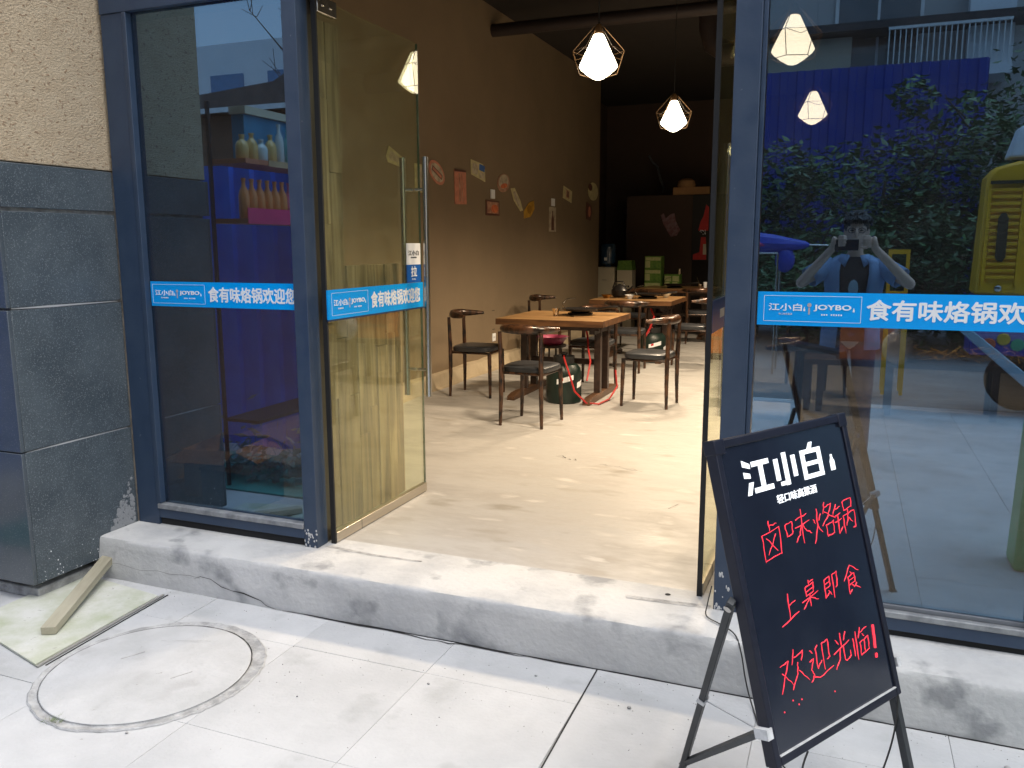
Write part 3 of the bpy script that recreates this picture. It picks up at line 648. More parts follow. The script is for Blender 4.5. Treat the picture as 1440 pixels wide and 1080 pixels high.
# ================================================================== CHAIRS
def make_chair(label, x, y, rz, group='ox-horn chairs around the tables'):
    t = thing('dining_chair', label, 'chair', (x, y, .2), rz, group)
    for sx in (-1, 1):
        MB().tube([(sx * .178, -.205, 0), (sx * .172, -.20, .22), (sx * .170, -.20, .44), (sx * .172, -.205, .60), (sx * .176, -.21, .745)], [.013, .018, .0205, .018, .015], 8).build('leg', m_bronze, t)
        MB().tube([(sx * .180, .20, 0), (sx * .172, .195, .22), (sx * .168, .19, .425)], [.013, .018, .020], 8).build('leg', m_bronze, t)
    mb = MB()
    for a, b in (((-.17, -.19, .42), (.17, -.19, .42)), ((-.168, .185, .415), (.168, .185, .415)), ((-.17, -.19, .415), (-.168, .185, .415)), ((.17, -.19, .415), (.168, .185, .415))): mb.tube([a, b], .011, 6)
    mb.build('seat_frame', m_bronze, t)
    s = MB(); nn = 7; vs = []
    prof = [(.0, .427, .955), (.0, .432, .985), (.0, .45, 1.0), (.0, .466, .985), (.0, .474, .93), (.0, .478, .6)]
    for (_, z, k) in prof:
        for i in range(28):
            a = 2 * PI * i / 28; c, s_ = math.cos(a), math.sin(a); p = 5.0
            rr_ = 1 / ((abs(c) ** p + abs(s_) ** p) ** (1 / p)); wv = .20 - .012 * (s_ < 0) * abs(s_)
            vs.append((wv * k * rr_ * c, .198 * k * rr_ * s_, z))
    fs = [(i * 28 + k, i * 28 + (k + 1) % 28, (i + 1) * 28 + (k + 1) % 28, (i + 1) * 28 + k) for i in range(5) for k in range(28)] + [tuple(range(27, -1, -1)), tuple(5 * 28 + k for k in range(28))]
    s.add(vs, fs).build('seat', m_seat, t)
    pts = []; rs = []
    for k in range(17):
        u = -1 + 2 * k / 16; a = abs(u)
        pts.append((u * .245, -.225 + .20 * a ** 2.6, .765 + .004 * math.cos(u * 3)))
        rs.append((.016 + .020 * (1 - a ** 1.5) + (.007 if .6 < a < .8 else 0), .014 + .024 * (1 - a ** 3)))
    MB().tube(pts, rs, 12).build('backrest', m_bronze, t)
    return t
chairs = [
    (-2.285, 6.165, R(-4), 'black-seated bronze chair in front, its back to the street at the nearest table'),
    (-3.22, 7.20, R(-88), 'bronze chair against the left wall, at the left end of the nearest table'),
    (-1.575, 7.27, R(86), 'bronze chair at the right end of the nearest table, side-on'),
    (-2.32, 8.02, R(177), 'bronze chair tucked in behind the nearest table beside the gas bottle'),
    (-3.36, 9.72, R(-92), 'bronze chair by the left wall at the left end of the middle table'),
    (-2.27, 9.22, R(4), 'bronze chair in front of the middle table, back towards the nearest table'),
    (-1.66, 9.98, R(88), 'bronze chair at the right end of the middle table by the door edge'),
    (-2.75, 11.35, R(182), 'bronze chair behind the middle table near the water dispenser'),
    (-1.95, 12.25, R(8), 'bronze chair in front of the rear table'),
    (-.46, 5.70, R(88), 'chair just inside the right window behind the post'),
    (-.22, 8.3, R(-60), 'chair behind the dark bench seen through the right window'),
]
pc = None; chair_objs = []
for (x, y, rz, lb) in chairs:
    if pc is None: c = pc = make_chair(lb, x, y, rz)
    else:
        c = copy_tree(pc); c.location = (x, y, .2); c.rotation_euler = (0, 0, rz); c['label'] = lb
    chair_objs.append(c)
c = copy_tree(pc); c.location = (-2.86, 4.35, .2); c.rotation_euler = (0, 0, R(-70)); c['label'] = 'dark chair seen through the left window behind the cardboard box'

# ================================================================== TABLES
def make_table(label, x, y):
    t = thing('dining_table', label, 'table', (x, y, .2), 0, 'wooden tables with trestle legs')
    for k in range(5):
        MB().box((-.5, -.5 + k * .2 + .0006, .712), (.5, -.3 + k * .2 - .0006, .75)).build('top_board', m_table, t, .0015)
    mb = MB(); mb.box((-.501, -.503, .695), (.501, -.4995, .748)); mb.box((-.501, .4995, .695), (.501, .503, .748)); mb.box((-.504, -.503, .695), (-.5015, .503, .748)); mb.box((.5015, -.503, .695), (.504, .503, .748))
    mb.build('edge_band', m_tedge, t)
    mb = MB(); mb.box((-.44, -.40, .655), (.44, -.37, .711)); mb.build('apron', m_tleg, t); MB().box((-.44, .37, .655), (.44, .40, .711)).build('apron', m_tleg, t)
    for sx in (-1, 1):
        for sy in (-1, 1):
            MB().box((sx * .36 - .03, sy * .13 - .03, .05), (sx * .36 + .03, sy * .13 + .03, .654)).build('leg', m_tleg, t, .004)
        MB().prism([(-.50, 0), (.50, 0), (.50, .035), (.40, .06), (-.40, .06), (-.50, .035)], -.035, .035, Matrix.Translation((sx * .36, 0, 0)) @ frame_mat((0, 0, 0), (0, 1, 0), (0, 0, 1))).build('foot', m_tfoot, t, .003)
        MB().box((sx * .36 - .025, -.34, .615), (sx * .36 + .025, .34, .654)).build('top_bearer', m_tleg, t)
    MB().box((-.33, -.02, .30), (.33, .02, .35)).build('stretcher', m_tleg, t, .003)
    return t
tb = make_table('nearest wooden table with a griddle pan on it, chairs on every side', -2.44, 7.50)
tb2 = copy_tree(tb); tb2.location = (-2.40, 10.35, .2); tb2['label'] = 'middle wooden table crowded with bowls and a kettle'
tb3 = copy_tree(tb); tb3.location = (-2.42, 13.15, .2); tb3['label'] = 'rear wooden table in front of the green cartons'
tb3.scale = (1.15, 1, 1)
# griddle stove, pan and tableware
def griddle(x, y, label):
    t = thing('griddle_pan', label, 'pan', (x, y, .951))
    MB().lathe([(.11, 0), (.12, .02), (.06, .03)], 20).build('burner', m_iron, t)
    MB().lathe([(.10, .032), (.165, .045), (.175, .062), (.168, .060), (.10, .042), (.01, .040)], 28).build('pan_dish', m_iron, t)
    MB().tube([(.17, 0, .058), (.26, .0, .075), (.36, .01, .082)], [.010, .012, .014], 8).build('handle', m_iron, t)
    MB().tube([(-.10, -.14, .05), (-.14, -.12, .11), (-.12, -.05, .15), (-.05, 0, .16)], .004, 6).build('wire_bail', m_chrome, t)
    return t
griddle(-2.33, 7.62, 'black griddle pan with a long handle on the nearest table')
def small(name, label, cat, mb, m, loc, rz=0, group=None):
    o = mb.build(name, m); o.location = loc; o.rotation_euler = (0, 0, rz); return tag(o, label, cat, group)
cup = lambda r=.035, h=.07: MB().lathe([(r * .7, 0), (r, h), (r * .93, h), (r * .62, .006), (.002, .006)], 16)
bowl = lambda r=.06: MB().lathe([(r * .45, 0), (r * .5, .006), (r, .045), (r * .94, .045), (r * .4, .010), (.002, .009)], 20)
small('steel_cup', 'small steel cup left of the griddle pan on the nearest table', 'cup', cup(), m_chrome, (-2.52, 7.45, .951))
small('tongs', 'thin steel tongs lying in front of the griddle pan', 'tongs', MB().tube([(0, 0, .008), (.10, .02, .014), (.2, .0, .008)], .005, 6).tube([(0, 0, .008), (.10, -.02, .014), (.2, -.02, .008)], .005, 6), m_chrome, (-2.50, 7.33, .951))
t = thing('kettle', 'dark round kettle on the left of the middle table', 'kettle', (-2.66, 10.38, .951))
MB().lathe([(.07, 0), (.10, .03), (.105, .09), (.07, .14), (.03, .155), (.012, .17)], 20).build('kettle_body', m_iron, t); MB().tube([(.09, 0, .07), (.15, 0, .12), (.17, 0, .15)], [.018, .012, .01], 8).build('spout', m_iron, t); MB().tube([(-.09, 0, .12), (-.06, 0, .2), (.04, 0, .2), (.07, 0, .14)], .008, 8).build('handle', m_iron, t)
griddle(-2.28, 10.30, 'black griddle pan in the middle of the middle table')
small('glow_bowl', 'shiny brass-coloured bowl at the left of the middle table', 'bowl', bowl(.07), C_('brass', (.6, .35, .1), .2, metal=1), (-2.78, 10.2, .951))
small('white_bowl', 'pale bowl between kettle and pan on the middle table', 'bowl', bowl(), m_white, (-2.48, 10.18, .951))
small('white_bowl', 'pale bowl at the right rear of the middle table', 'bowl', bowl(), m_cream, (-2.1, 10.55, .951))
small('white_cup', 'small white cup at the right end of the rear table', 'cup', cup(.03, .10), m_white, (-1.98, 12.9, .951))
griddle(-2.45, 12.95, 'dark pan with shiny rim on the rear table')
small('spoon_jar', 'little jar with a leaning spoon on the rear table', 'jar', cup(.03, .06).tube([(0, 0, .02), (-.05, 0, .16)], .004, 6), m_chrome, (-2.08, 13.05, .951))
# gas bottle, hose, basin
t = thing('gas_bottle', 'dark green gas bottle with a white and red label under the nearest table', 'gas bottle', (-2.33, 7.13, .2))
MB().lathe([(.15, 0), (.158, .01), (.16, .05), (.16, .26), (.15, .31), (.12, .345), (.06, .36), (.03, .365)], 28).build('tank', m_green_can, t)
MB().lathe([(.09, .35), (.098, .42), (.094, .42), (.086, .352)], 24).build('collar', m_seal, t)
MB().lathe([(.02, .36), (.02, .43), (.035, .435), (.035, .45), (.01, .455)], 12).build('valve', m_iron, t)
def wrap_label(r, a0, a1, z0, z1, slope=0, n=8):
    mb = MB(); vs = []
    for k in range(n + 1):
        a = a0 + (a1 - a0) * k / n; dz = slope * (k / n - .5)
        vs += [(r * math.cos(a), r * math.sin(a), z0 + dz), (r * math.cos(a), r * math.sin(a), z1 + dz)]
    return mb.add(vs, [(2 * k, 2 * k + 2, 2 * k + 3, 2 * k + 1) for k in range(n)])
lab = wrap_label(.1615, R(-95), R(-40), .20, .245, .04).build('paper_label', m_white, t)
wrap_label(.1622, R(-85), R(-74), .21, .235, .008).build('red_mark', m_redflat, lab)
wrap_label(.1615, R(-25), R(5), .15, .20, .02).build('paper_label', m_white, t)
t2 = copy_tree(t); t2.location = (-2.15, 10.05, .2); t2['label'] = 'dark green gas bottle under the middle table'
m = MB().tube([(-2.2, 7.35, .88), (-2.17, 7.33, .78), (-2.13, 7.22, .68), (-2.08, 7.12, .58), (-2.08, 7.02, .42)], .0085, 8)
tag(m.build('gas_hose', m_red), 'short red gas hose hanging at the right under the nearest table', 'hose')
m = MB().tube([(-2.33, 7.13, .62), (-2.28, 6.98, .62), (-2.22, 6.93, .50), (-2.17, 6.95, .33), (-2.08, 7.0, .225), (-1.98, 7.05, .213), (-1.95, 7.3, .215), (-1.93, 7.5, .3), (-1.96, 7.55, .45)], .0085, 8)
tag(m.build('gas_hose', m_red), 'long red gas hose looping from the gas bottle to the floor', 'hose')
m = MB().tube([(-2.2, 10.1, .85), (-2.13, 10.0, .75), (-2.16, 9.92, .62), (-2.22, 9.9, .5), (-2.15, 10.0, .62)], .012, 8)
tag(m.build('gas_hose', m_red), 'red gas hose hanging under the middle table', 'hose')
small('pink_basin', 'pink plastic basin on a stool behind the nearest table', 'basin', MB().lathe([(.10, 0), (.15, .07), (.165, .075), (.16, .08), (.145, .07), (.095, .008), (.002, .008)], 24), m_pink, (-2.72, 7.95, .62))
t = thing('stool', 'small dark stool carrying the pink basin', 'stool', (-2.72, 7.95, .2)); MB().lathe([(.13, .39), (.14, .4), (.14, .415), (.13, .42)], 20).build('seat', m_tleg, t)
for a in (0, 1, 2, 3): MB().tube([(.12 * math.cos(a * PI / 2 + .7), .12 * math.sin(a * PI / 2 + .7), 0), (.09 * math.cos(a * PI / 2 + .7), .09 * math.sin(a * PI / 2 + .7), .39)], .01, 6).build('leg', m_tleg, t)

# ================================================================== BACK OF THE ROOM
t = thing('water_dispenser', 'cream water dispenser with a dark blue bottle at the back left', 'water dispenser', (-3.80, 14.0, .2))
MB().box((-.15, -.15, 0), (.15, .15, 1.04)).build('cabinet', m_cream, t, .012)
MB().box((-.12, -.153, .56), (.10, -.150, .565)).build('panel_line', m_ink, t); MB().box((-.06, -.1525, .82), (.02, -.1502, .826)).build('panel_line', m_ink, t)
MB().box((.1502, -.10, .70), (.152, .06, .98)).build('tap_panel', C_('tap_panel', (.35, .30, .2)), t)
MB().lathe([(.05, 1.041), (.06, 1.07), (.125, 1.10), (.135, 1.13), (.13, 1.20), (.137, 1.22), (.13, 1.30), (.137, 1.33), (.13, 1.40), (.11, 1.43), (.02, 1.44)], 24).build('water_bottle', m_bottle_blue, t)
MB().box((-.03, -.1365, 1.15), (.02, -.1355, 1.20)).build('label', m_white, t)
t = thing('paper_carton', 'tall cream carton with a green lid beside the water dispenser', 'carton', (-3.48, 14.02, .2))
MB().box((-.13, -.13, 0), (.13, .13, .99)).build('carton_body', m_cream, t, .004); MB().prism([(-.135, -.1), (.135, -.1), (.11, .06), (-.11, .06)], -.135, .135, frame_mat((0, 0, 1.09), (1, 0, 0), (0, 0, 1))).build('carton_lid', m_gbox, t)
for k in range(4): MB().box((-.08 + k * .045, -.1325, .70), (-.05 + k * .045, -.1305, .735)).build('printed_mark', m_ink, t)
def carton(label, x, y, z, w, d, h, nn):
    t = thing('green_carton', label, 'carton', (x, y, z), 0, 'green cartons stacked behind the rear table')
    MB().box((-w / 2, -d / 2, 0), (w / 2, d / 2, h)).build('carton_body', m_gbox, t, .003)
    MB().box((-w / 2 + .01, -d / 2 - .002, h * .66), (w / 2 - .01, -d / 2 - .0002, h * .92)).build('printed_panel', m_gbox2, t)
    MB().box((-w / 2 + .01, -d / 2 - .002, .02), (-w / 2 + .09, -d / 2 - .0002, h * .62)).build('printed_panel', m_gbox2, t)
for k in range(3): carton('green printed carton, %s of the tall stack left behind the rear table' % ('lowest', 'middle one', 'topmost')[k], -2.965, 13.85, .80 + k * .21, .27, .25, .205, 3)
for k in range(2): carton('green printed carton, %s of the short pair right of the tall stack' % ('left', 'right')[k], -2.745 + k * .128 + .02, 13.9, .80, .125, .22, .33, 2)
t = thing('low_shelf', 'low dark bench carrying the green cartons', 'bench', (-2.75, 13.88, .2)); MB().box((-.38, -.15, .565), (.30, .15, .598)).build('top', m_tleg, t)
for sx in (-.35, .27):
    for sy in (-.12, .12): MB().box((sx - .02, sy - .02, 0), (sx + .02, sy + .02, .564)).build('leg', m_tleg, t)
small('drink_tin', 'small tin standing on top of the short green cartons', 'tin', MB().lathe([(.03, 0), (.03, .09), (.012, .10)], 14), m_chrome, (-2.56, 13.9, 1.131))
# purple torn poster and red hanging figure poster
t = thing('wall_poster', 'faded purple-red shaped poster on the dark back partition', 'poster', (-2.95, 14.997, 1.97))
m_mag = S('poster_mauve', (.20, .08, .09), (.30, .20, .22), sc=16, rough=.6)
MB().prism([(-.17, .16), (-.12, .19), (-.08, .10), (.0, .17), (.07, .19), (.10, .05), (.18, -.10), (.12, -.2), (.02, -.22), (-.06, -.10), (-.12, .0)], 0, .008, frame_mat((0, 0, 0), (1, 0, 0), (0, 0, 1))).build('poster_sheet', m_mag, t)
t = thing('hanging_banner', 'narrow black banner with a red bottle print at the right of the partition', 'banner', (-2.42, 14.985, 1.8))
T = frame_mat((0, 0, 0), (1, 0, 0), (0, 0, 1))
MB().box((-.14, -.46, 0), (.16, .66, .006), T).build('cloth', m_black_door, t)
MB().prism([(-.03, .05), (.14, .05), (.14, .45), (.09, .50), (.05, .30), (.0, .20)], .0065, .008, T).build('red_print', m_redflat, t)
MB().prism([(-.11, -.45), (.12, -.45), (.12, -.30), (.10, -.06), (.02, -.06), (.0, -.32), (-.11, -.36)], .0065, .008, T).build('red_print', m_redflat, t)
MB().prism([(.06, -.36), (.12, -.36), (.11, -.18), (.06, -.18)], .0082, .0092, T).build('cream_print', m_cream, t)
mb = MB(); rr = random.Random(6)
for k in range(14): mb.lathe([(.008, .0082), (.006, .009)], 8, T @ TR(rr.uniform(.0, .11), rr.uniform(-.04, .08), 0))
tag(mb.build('white_dots', m_white, t), kind='stuff')
t = thing('storage_box', 'brown storage carton with a domed bundle on top of the back partition', 'box', (-2.62, 15.08, 2.472))
MB().box((-.30, -.06, 0), (.33, .06, .13)).build('box_body', m_card, t, .004)
MB().lathe([(.15, .131), (.16, .17), (.14, .24), (.08, .28), (.01, .29)], 18, TR(-.08, 0, 0)).build('bundle', m_card, t)
t = thing('hanging_cloth', 'pale grey twisted cloth hanging in the dark above the partition', 'cloth', (-3.25, 15.6, 2.6))
MB().tube([(-.24, 0, .62), (-.17, 0, .50), (-.08, 0, .42), (-.02, 0, .20), (.04, 0, .05), (.03, 0, -.05)], [(.03, .02), (.05, .02), (.04, .02), (.05, .02), (.05, .02), (.02, .01)], 8).build('cloth', S('cloth_grey', (.16, .17, .19), (.08, .09, .10), sc=10), t)
small('smoke_alarm', 'small round pinkish fitting on the dark recessed wall', 'alarm', MB().lathe([(.06, 0), (.055, .03), (.02, .04)], 18, TR(0, 0, 0, 0, PI / 2)), C_('alarm', (.16, .09, .08)), (-4.0, 15.99, 2.25))

# ================================================================== TIN PLATES ON THE WALL
def plate(name, label, y0, y1, z0, z1, poly, m, tilt=0, inner=None, im=None, extra=None):
    """poly in unit square; hangs on the left wall facing +x"""
    cy, cz = (y0 + y1) / 2, (z0 + z1) / 2
    t = thing(name, label, 'wall plate', (-3.799, cy, cz), 0, 'vintage tin plates on the brown wall')
    T = frame_mat((0, 0, 0), (0, 1, 0), (0, 0, 1)) @ Matrix.Rotation(R(tilt), 4, 'Z') @ Matrix.Diagonal((y1 - y0, z1 - z0, 1, 1))
    MB().prism(poly, 0, .006, T).build('plate', m, t)
    for k, (pl, mm) in enumerate(inner or []): MB().prism(pl, .0065 + k * .001, .0072 + k * .001, T).build('print', mm, t)
    return t
def ell(n=18, rx=.5, ry=.5, cx=0, cy=0): return [(cx + rx * math.cos(2 * PI * k / n), cy + ry * math.sin(2 * PI * k / n)) for k in range(n)]
def rect(x0=-.5, y0=-.5, x1=.5, y1=.5): return [(x0, y0), (x1, y0), (x1, y1), (x0, y1)]
c_sal = S('tin_salmon', (.62, .24, .15), (.45, .18, .12), sc=20, rough=.5); c_rust = S('tin_rust', (.30, .12, .07), (.5, .3, .2), sc=16, rough=.5)
c_cre = S('tin_cream', (.62, .55, .30), (.45, .40, .2), sc=22, rough=.5); c_yel = S('tin_yellow', (.62, .36, .04), (.45, .24, .03), sc=14, rough=.5)
c_blu = S('tin_blue', (.05, .14, .42), rough=.5); c_brn = S('tin_brown', (.13, .05, .035), rough=.5); c_org = S('tin_orange', (.72, .20, .07), (.5, .12, .05), sc=14, rough=.5)
c_pal = S('tin_pale', (.58, .50, .36), (.34, .28, .2), sc=18, rough=.5)
plate('tin_plate', 'salmon oval tin plate, leftmost on the wall', 7.38, 7.74, 2.21, 2.41, ell(), c_sal, -22, [(ell(18, .40, .38), c_pal), (rect(-.32, -.12, .32, .12), c_brn), (rect(-.28, -.07, .28, .07), c_sal)])
plate('tin_plate', 'tall narrow rust-pink tin plate', 7.96, 8.24, 2.03, 2.38, rect(), c_sal, 2, [(rect(-.15, -.42, .0, .40), c_rust), (rect(.08, -.42, .16, .40), c_rust), (rect(-.5, .44, .5, .5), c_brn)])
plate('tin_plate', 'cream and blue patchwork tin plate, highest on the wall', 8.36, 8.76, 2.32, 2.50, [(-.45, -.4), (.5, -.5), (.45, .2), (.3, .5), (-.5, .45)], c_cre, -6, [(rect(.05, .05, .42, .42), c_blu), (rect(-.40, -.3, -.05, .3), c_pal), (rect(.08, -.4, .40, -.05), c_pal)])
plate('tin_plate', 'oval tan tin plate with an orange picture', 9.10, 9.48, 2.22, 2.43, ell(), c_rust, 8, [(ell(18, .4, .4, 0, .06), c_pal), (ell(14, .28, .14, 0, -.16), c_org)])
plate('tin_plate', 'dark framed square tin plate with an orange ball below a white card', 8.76, 9.16, 1.94, 2.11, rect(), c_brn, 0, [(rect(-.40, -.36, .42, .40), c_rust), (ell(14, .26, .28, .12, -.04), c_org)])
plate('tin_plate', 'slim cream oval plate tilted down to the right', 9.52, 9.92, 2.02, 2.29, [(-.5, .45), (-.2, .5), (.3, -.05), (.5, -.45), (.3, -.5), (-.25, -.05)], c_cre, 0, [([(-.35, .32), (-.15, .36), (.2, -.05), (.3, -.35), (.15, -.3), (-.2, .0)], c_pal)])
plate('tin_plate', 'bright yellow shield-shaped tin plate', 9.96, 10.34, 1.95, 2.16, [(-.5, -.5), (.1, -.45), (.5, .0), (.45, .5), (.0, .4), (-.5, -.05)], c_yel, 4, [(ell(12, .22, .26), S('tin_ochre', (.40, .2, .02), rough=.5))])
plate('tin_plate', 'tall narrow bottle-print plate under a white card', 10.92, 11.20, 1.79, 2.12, rect(), c_pal, 0, [([(-.2, -.45), (.2, -.45), (.2, 0), (.08, .15), (.08, .35), (-.08, .35), (-.08, .15), (-.2, 0)], c_brn)])
plate('tin_plate', 'small square cream tin plate with a dark centre', 11.52, 11.92, 2.24, 2.41, rect(), c_cre, -8, [(rect(-.2, -.3, .2, .35), c_rust), (rect(-.08, -.2, .1, .25), c_brn)])
plate('tin_plate', 'green-cream licence plate behind the open door glass', 6.58, 6.93, 2.27, 2.46, [(-.5, .0), (-.38, .5), (.3, .2), (.5, -.5), (.25, -.3), (-.4, -.25)], c_cre, -4, [([(-.38, .0), (-.3, .32), (.2, .1), (.1, -.12), (-.3, -.14)], c_pal)])
plate('tin_plate', 'pale tall tin plate at the door edge by the handles', 7.10, 7.30, 2.10, 2.36, rect(), c_cre, 0, [(rect(-.3, -.4, .3, .4), c_pal)])
plate('tin_plate', 'pale rounded tin plate high at the far end of the wall', 12.75, 13.3, 2.30, 2.58, ell(), c_cre, 0, [(ell(12, .2, .2, -.3, .2), c_brn)])
plate('tin_plate', 'reddish figure plate low at the far end of the wall', 12.65, 13.0, 1.98, 2.26, [(-.4, .5), (.3, .4), (.5, 0), (.2, -.5), (-.4, -.4), (-.5, 0)], c_brn, 0, [(ell(10, .2, .3), c_sal)])
for (y, z, w, h, lb) in ((8.955, 2.18, .10, .10, 'white card above the dark framed square plate'), (11.07, 2.185, .12, .10, 'white card above the bottle-print plate')):
    o = MB().box((-3.799, y - w / 2, z - h / 2), (-3.785, y + w / 2, z + h / 2)).build('white_card', m_white); tag(o, lb, 'card')
t = thing('wall_socket', 'white wall socket low on the wall beside the nearest table', 'socket', (-3.799, 8.97, .545))
MB().box((0, -.045, -.045), (.010, .045, .045)).build('socket_plate', m_white, t, .002)
for y in (-.015, .015): MB().box((.0102, y - .004, -.01), (.0108, y + .004, .01)).build('socket_slot', m_ink, t)

# ================================================================== LEFT BAY: DRINKS SHELF, CARTON
sh = thing('drinks_rack', 'open rack of coloured drink bottles beside the entrance, mirrored in the left window', 'rack', (-3.80, 1.45, 0))
m_so = C_('shelf_orange', (.62, .22, .12)); m_rp = C_('rail_pink', (.85, .05, .20)); m_rr = C_('rail_red', (.85, .12, .07))
MB().box((.0, -.42, 2.115), (.28, .52, 2.145)).build('shelf_board', m_so, sh)
MB().box((0, -.42, 1.745), (.28, .52, 1.775)).build('shelf_board', m_so, sh)
MB().box((0, -.42, .45), (.28, .52, .47)).build('shelf_board', m_dark, sh)
for x in (.0,):
    for y in (-.44, .53): MB().box((x, y - .012, 0), (x + .02, y + .008, 2.5)).build('upright', m_dark, sh)
MB().box((.281, .10, 1.742), (.286, .53, 1.84)).build('price_rail', m_rp, sh); MB().box((.281, -.24, 1.742), (.286, .095, 1.83)).build('price_rail', m_rr, sh)
MB().box((.281, -.41, 1.742), (.286, -.26, 1.80)).build('price_tag', m_cream, sh)
MB().box((.281, -.41, 2.112), (.286, .30, 2.15)).build('price_rail', C_('rail_tan', (.60, .40, .22)), sh)
def bottle(h=.2, r=.032): return MB().lathe([(r * .9, 0), (r, .01), (r, h * .55), (r * .8, h * .68), (r * .38, h * .8), (r * .36, h * .93), (r * .45, h * .94), (r * .45, h)], 14)
bc = {'orange': C_('drink_orange', (.85, .30, .10), .2), 'pink': C_('drink_pink', (.85, .22, .40), .2), 'teal': C_('drink_teal', (.15, .50, .48), .2), 'amber': C_('drink_amber', (.72, .48, .18), .2), 'clear': C_('drink_clear', (.60, .68, .68), .15)}
ordn = ['first', 'second', 'third', 'fourth', 'fifth', 'sixth', 'seventh', 'eighth', 'ninth', 'tenth', 'eleventh']
for k in range(11):
    q = 'orange' if k < 6 else 'pink'
    small('juice_bottle', '%s bottle, %s from the column end of the lower rack shelf' % (q, ordn[k]), 'bottle', bottle(.25, .035), bc[q], (-3.58, 1.93 - k * .078, 1.776), group='bottles on the lower rack shelf')
rr = random.Random(31)
for k in range(9):
    q = ('amber', 'amber', 'clear', 'amber', 'clear', 'teal', 'clear', 'teal', 'teal')[k]
    small('drink_bottle', '%s bottle, %s from the column end of the upper rack shelf' % (q, ordn[k]), 'bottle', bottle((.15, .17, .14, .18, .26, .24, .25, .16, .15)[k], (.042, .04, .042, .04, .032, .034, .032, .042, .04)[k]), bc[q], (-3.60, 1.90 - k * .095, 2.146), group='bottles on the upper rack shelf')
t = thing('blue_carton', 'teal-blue carton with a cream edge hanging above the upper rack shelf', 'carton', (-3.78, 1.35, 2.146)); MB().box((-.0, -.30, 0), (.10, .42, .30)).build('carton_body', C_('teal_box', (.02, .26, .46)), t, .003); MB().box((-.01, -.31, .301), (.12, .43, .35)).build('carton_lid', m_cream, t)
t = thing('cardboard_box', 'open brown cardboard box on the floor behind the narrow left window', 'box', (-3.30, 3.80, .2), R(10))
MB().box((-.16, -.2, 0), (.16, .2, .004)).box((-.16, -.2, 0), (-.156, .2, .27)).box((.156, -.2, 0), (.16, .2, .27)).box((-.156, -.2, 0), (.156, -.196, .27)).box((-.156, .196, 0), (.156, .2, .27)).build('box_body', C_('bright_cardboard', (.66, .40, .20), .8), t)
for (tx, ry_, w) in ((-.16, -R(115), 1), (.16, R(115), 1)): MB().box((-.002, -.2, 0), (.002, .2, .15), TR(tx, 0, .272, 0, 0, ry_)).build('flap', MATS['bright_cardboard'], t)
MB().box((-.155, -.002, 0), (.155, .002, .13), TR(0, -.2, .272, 0, R(110))).build('flap', MATS['bright_cardboard'], t)
t = thing('storage_crate', 'dim dark crate under the cardboard box behind the left window', 'crate', (-3.05, 3.62, .2), R(-6)); MB().box((-.17, -.14, 0), (.17, .14, .19)).build('crate_body', C_('crate_maroon', (.07, .035, .04)), t, .006); MB().box((-.175, -.145, .191), (.175, .145, .205)).build('crate_rim', C_('crate_rim', (.10, .06, .05)), t)

# right bay: bench, cartons, clutter
t = thing('dark_bench', 'long dark bench seen through the right window', 'bench', (.7, 7.65, .2))
MB().box((-1.0, -.18, .40), (1.1, .18, .45)).build('bench_seat', m_tleg, t, .004)
for x in (-.96, -.86, -.32, .45, 1.05):
    for y in (-.15, .15): MB().box((x - .025, y - .02, 0), (x + .025, y + .02, .399)).build('leg', m_tleg, t)
t = thing('orange_carton', 'orange-brown carton standing on the dark bench inside the right window', 'carton', (.20, 7.65, .651)); MB().box((-.22, -.13, 0), (.25, .13, .30)).build('carton_body', C_('carton_orange', (.52, .20, .06)), t, .004); MB().box((-.22, -.1325, .12), (.25, -.1302, .15)).build('tape_band', m_card, t)
small('plastic_bag', 'pale crumpled plastic bag leaning on the orange carton', 'bag', MB().ball((0, 0, .12), (.12, .08, .14)).tube([(0, 0, .24), (.01, 0, .30)], [.03, .05], 8), S('bag_film', (.45, .48, .60), (.3, .35, .5), sc=14, rough=.3), (.42, 7.45, .651))
mb = MB(); rr = random.Random(44)
for k in range(40):
    x = rr.uniform(-.4, .4); mb.tube([(x, rr.uniform(-.1, .1), rr.uniform(0, .1)), (x + rr.uniform(-.1, .1), rr.uniform(-.1, .1), rr.uniform(.02, .14)), (x + rr.uniform(-.2, .2), rr.uniform(-.1, .1), rr.uniform(0, .12))], .006, 5)
o = mb.build('straw_clutter', C_('straw', (.50, .34, .10))); o.location = (.95, 7.65, .655); tag(o, 'heap of yellow straw and twigs on the dark bench', 'straw', kind='stuff')
t = thing('white_carton', 'white carton with a pale blue side under the chair inside the right window', 'carton', (-.42, 5.72, .2)); MB().box((-.13, -.15, 0), (.10, .15, .28)).build('carton_body', m_white, t, .004); MB().box((.1005, -.15, 0), (.13, .15, .28)).build('blue_side', C_('pale_blue', (.10, .42, .60)), t)

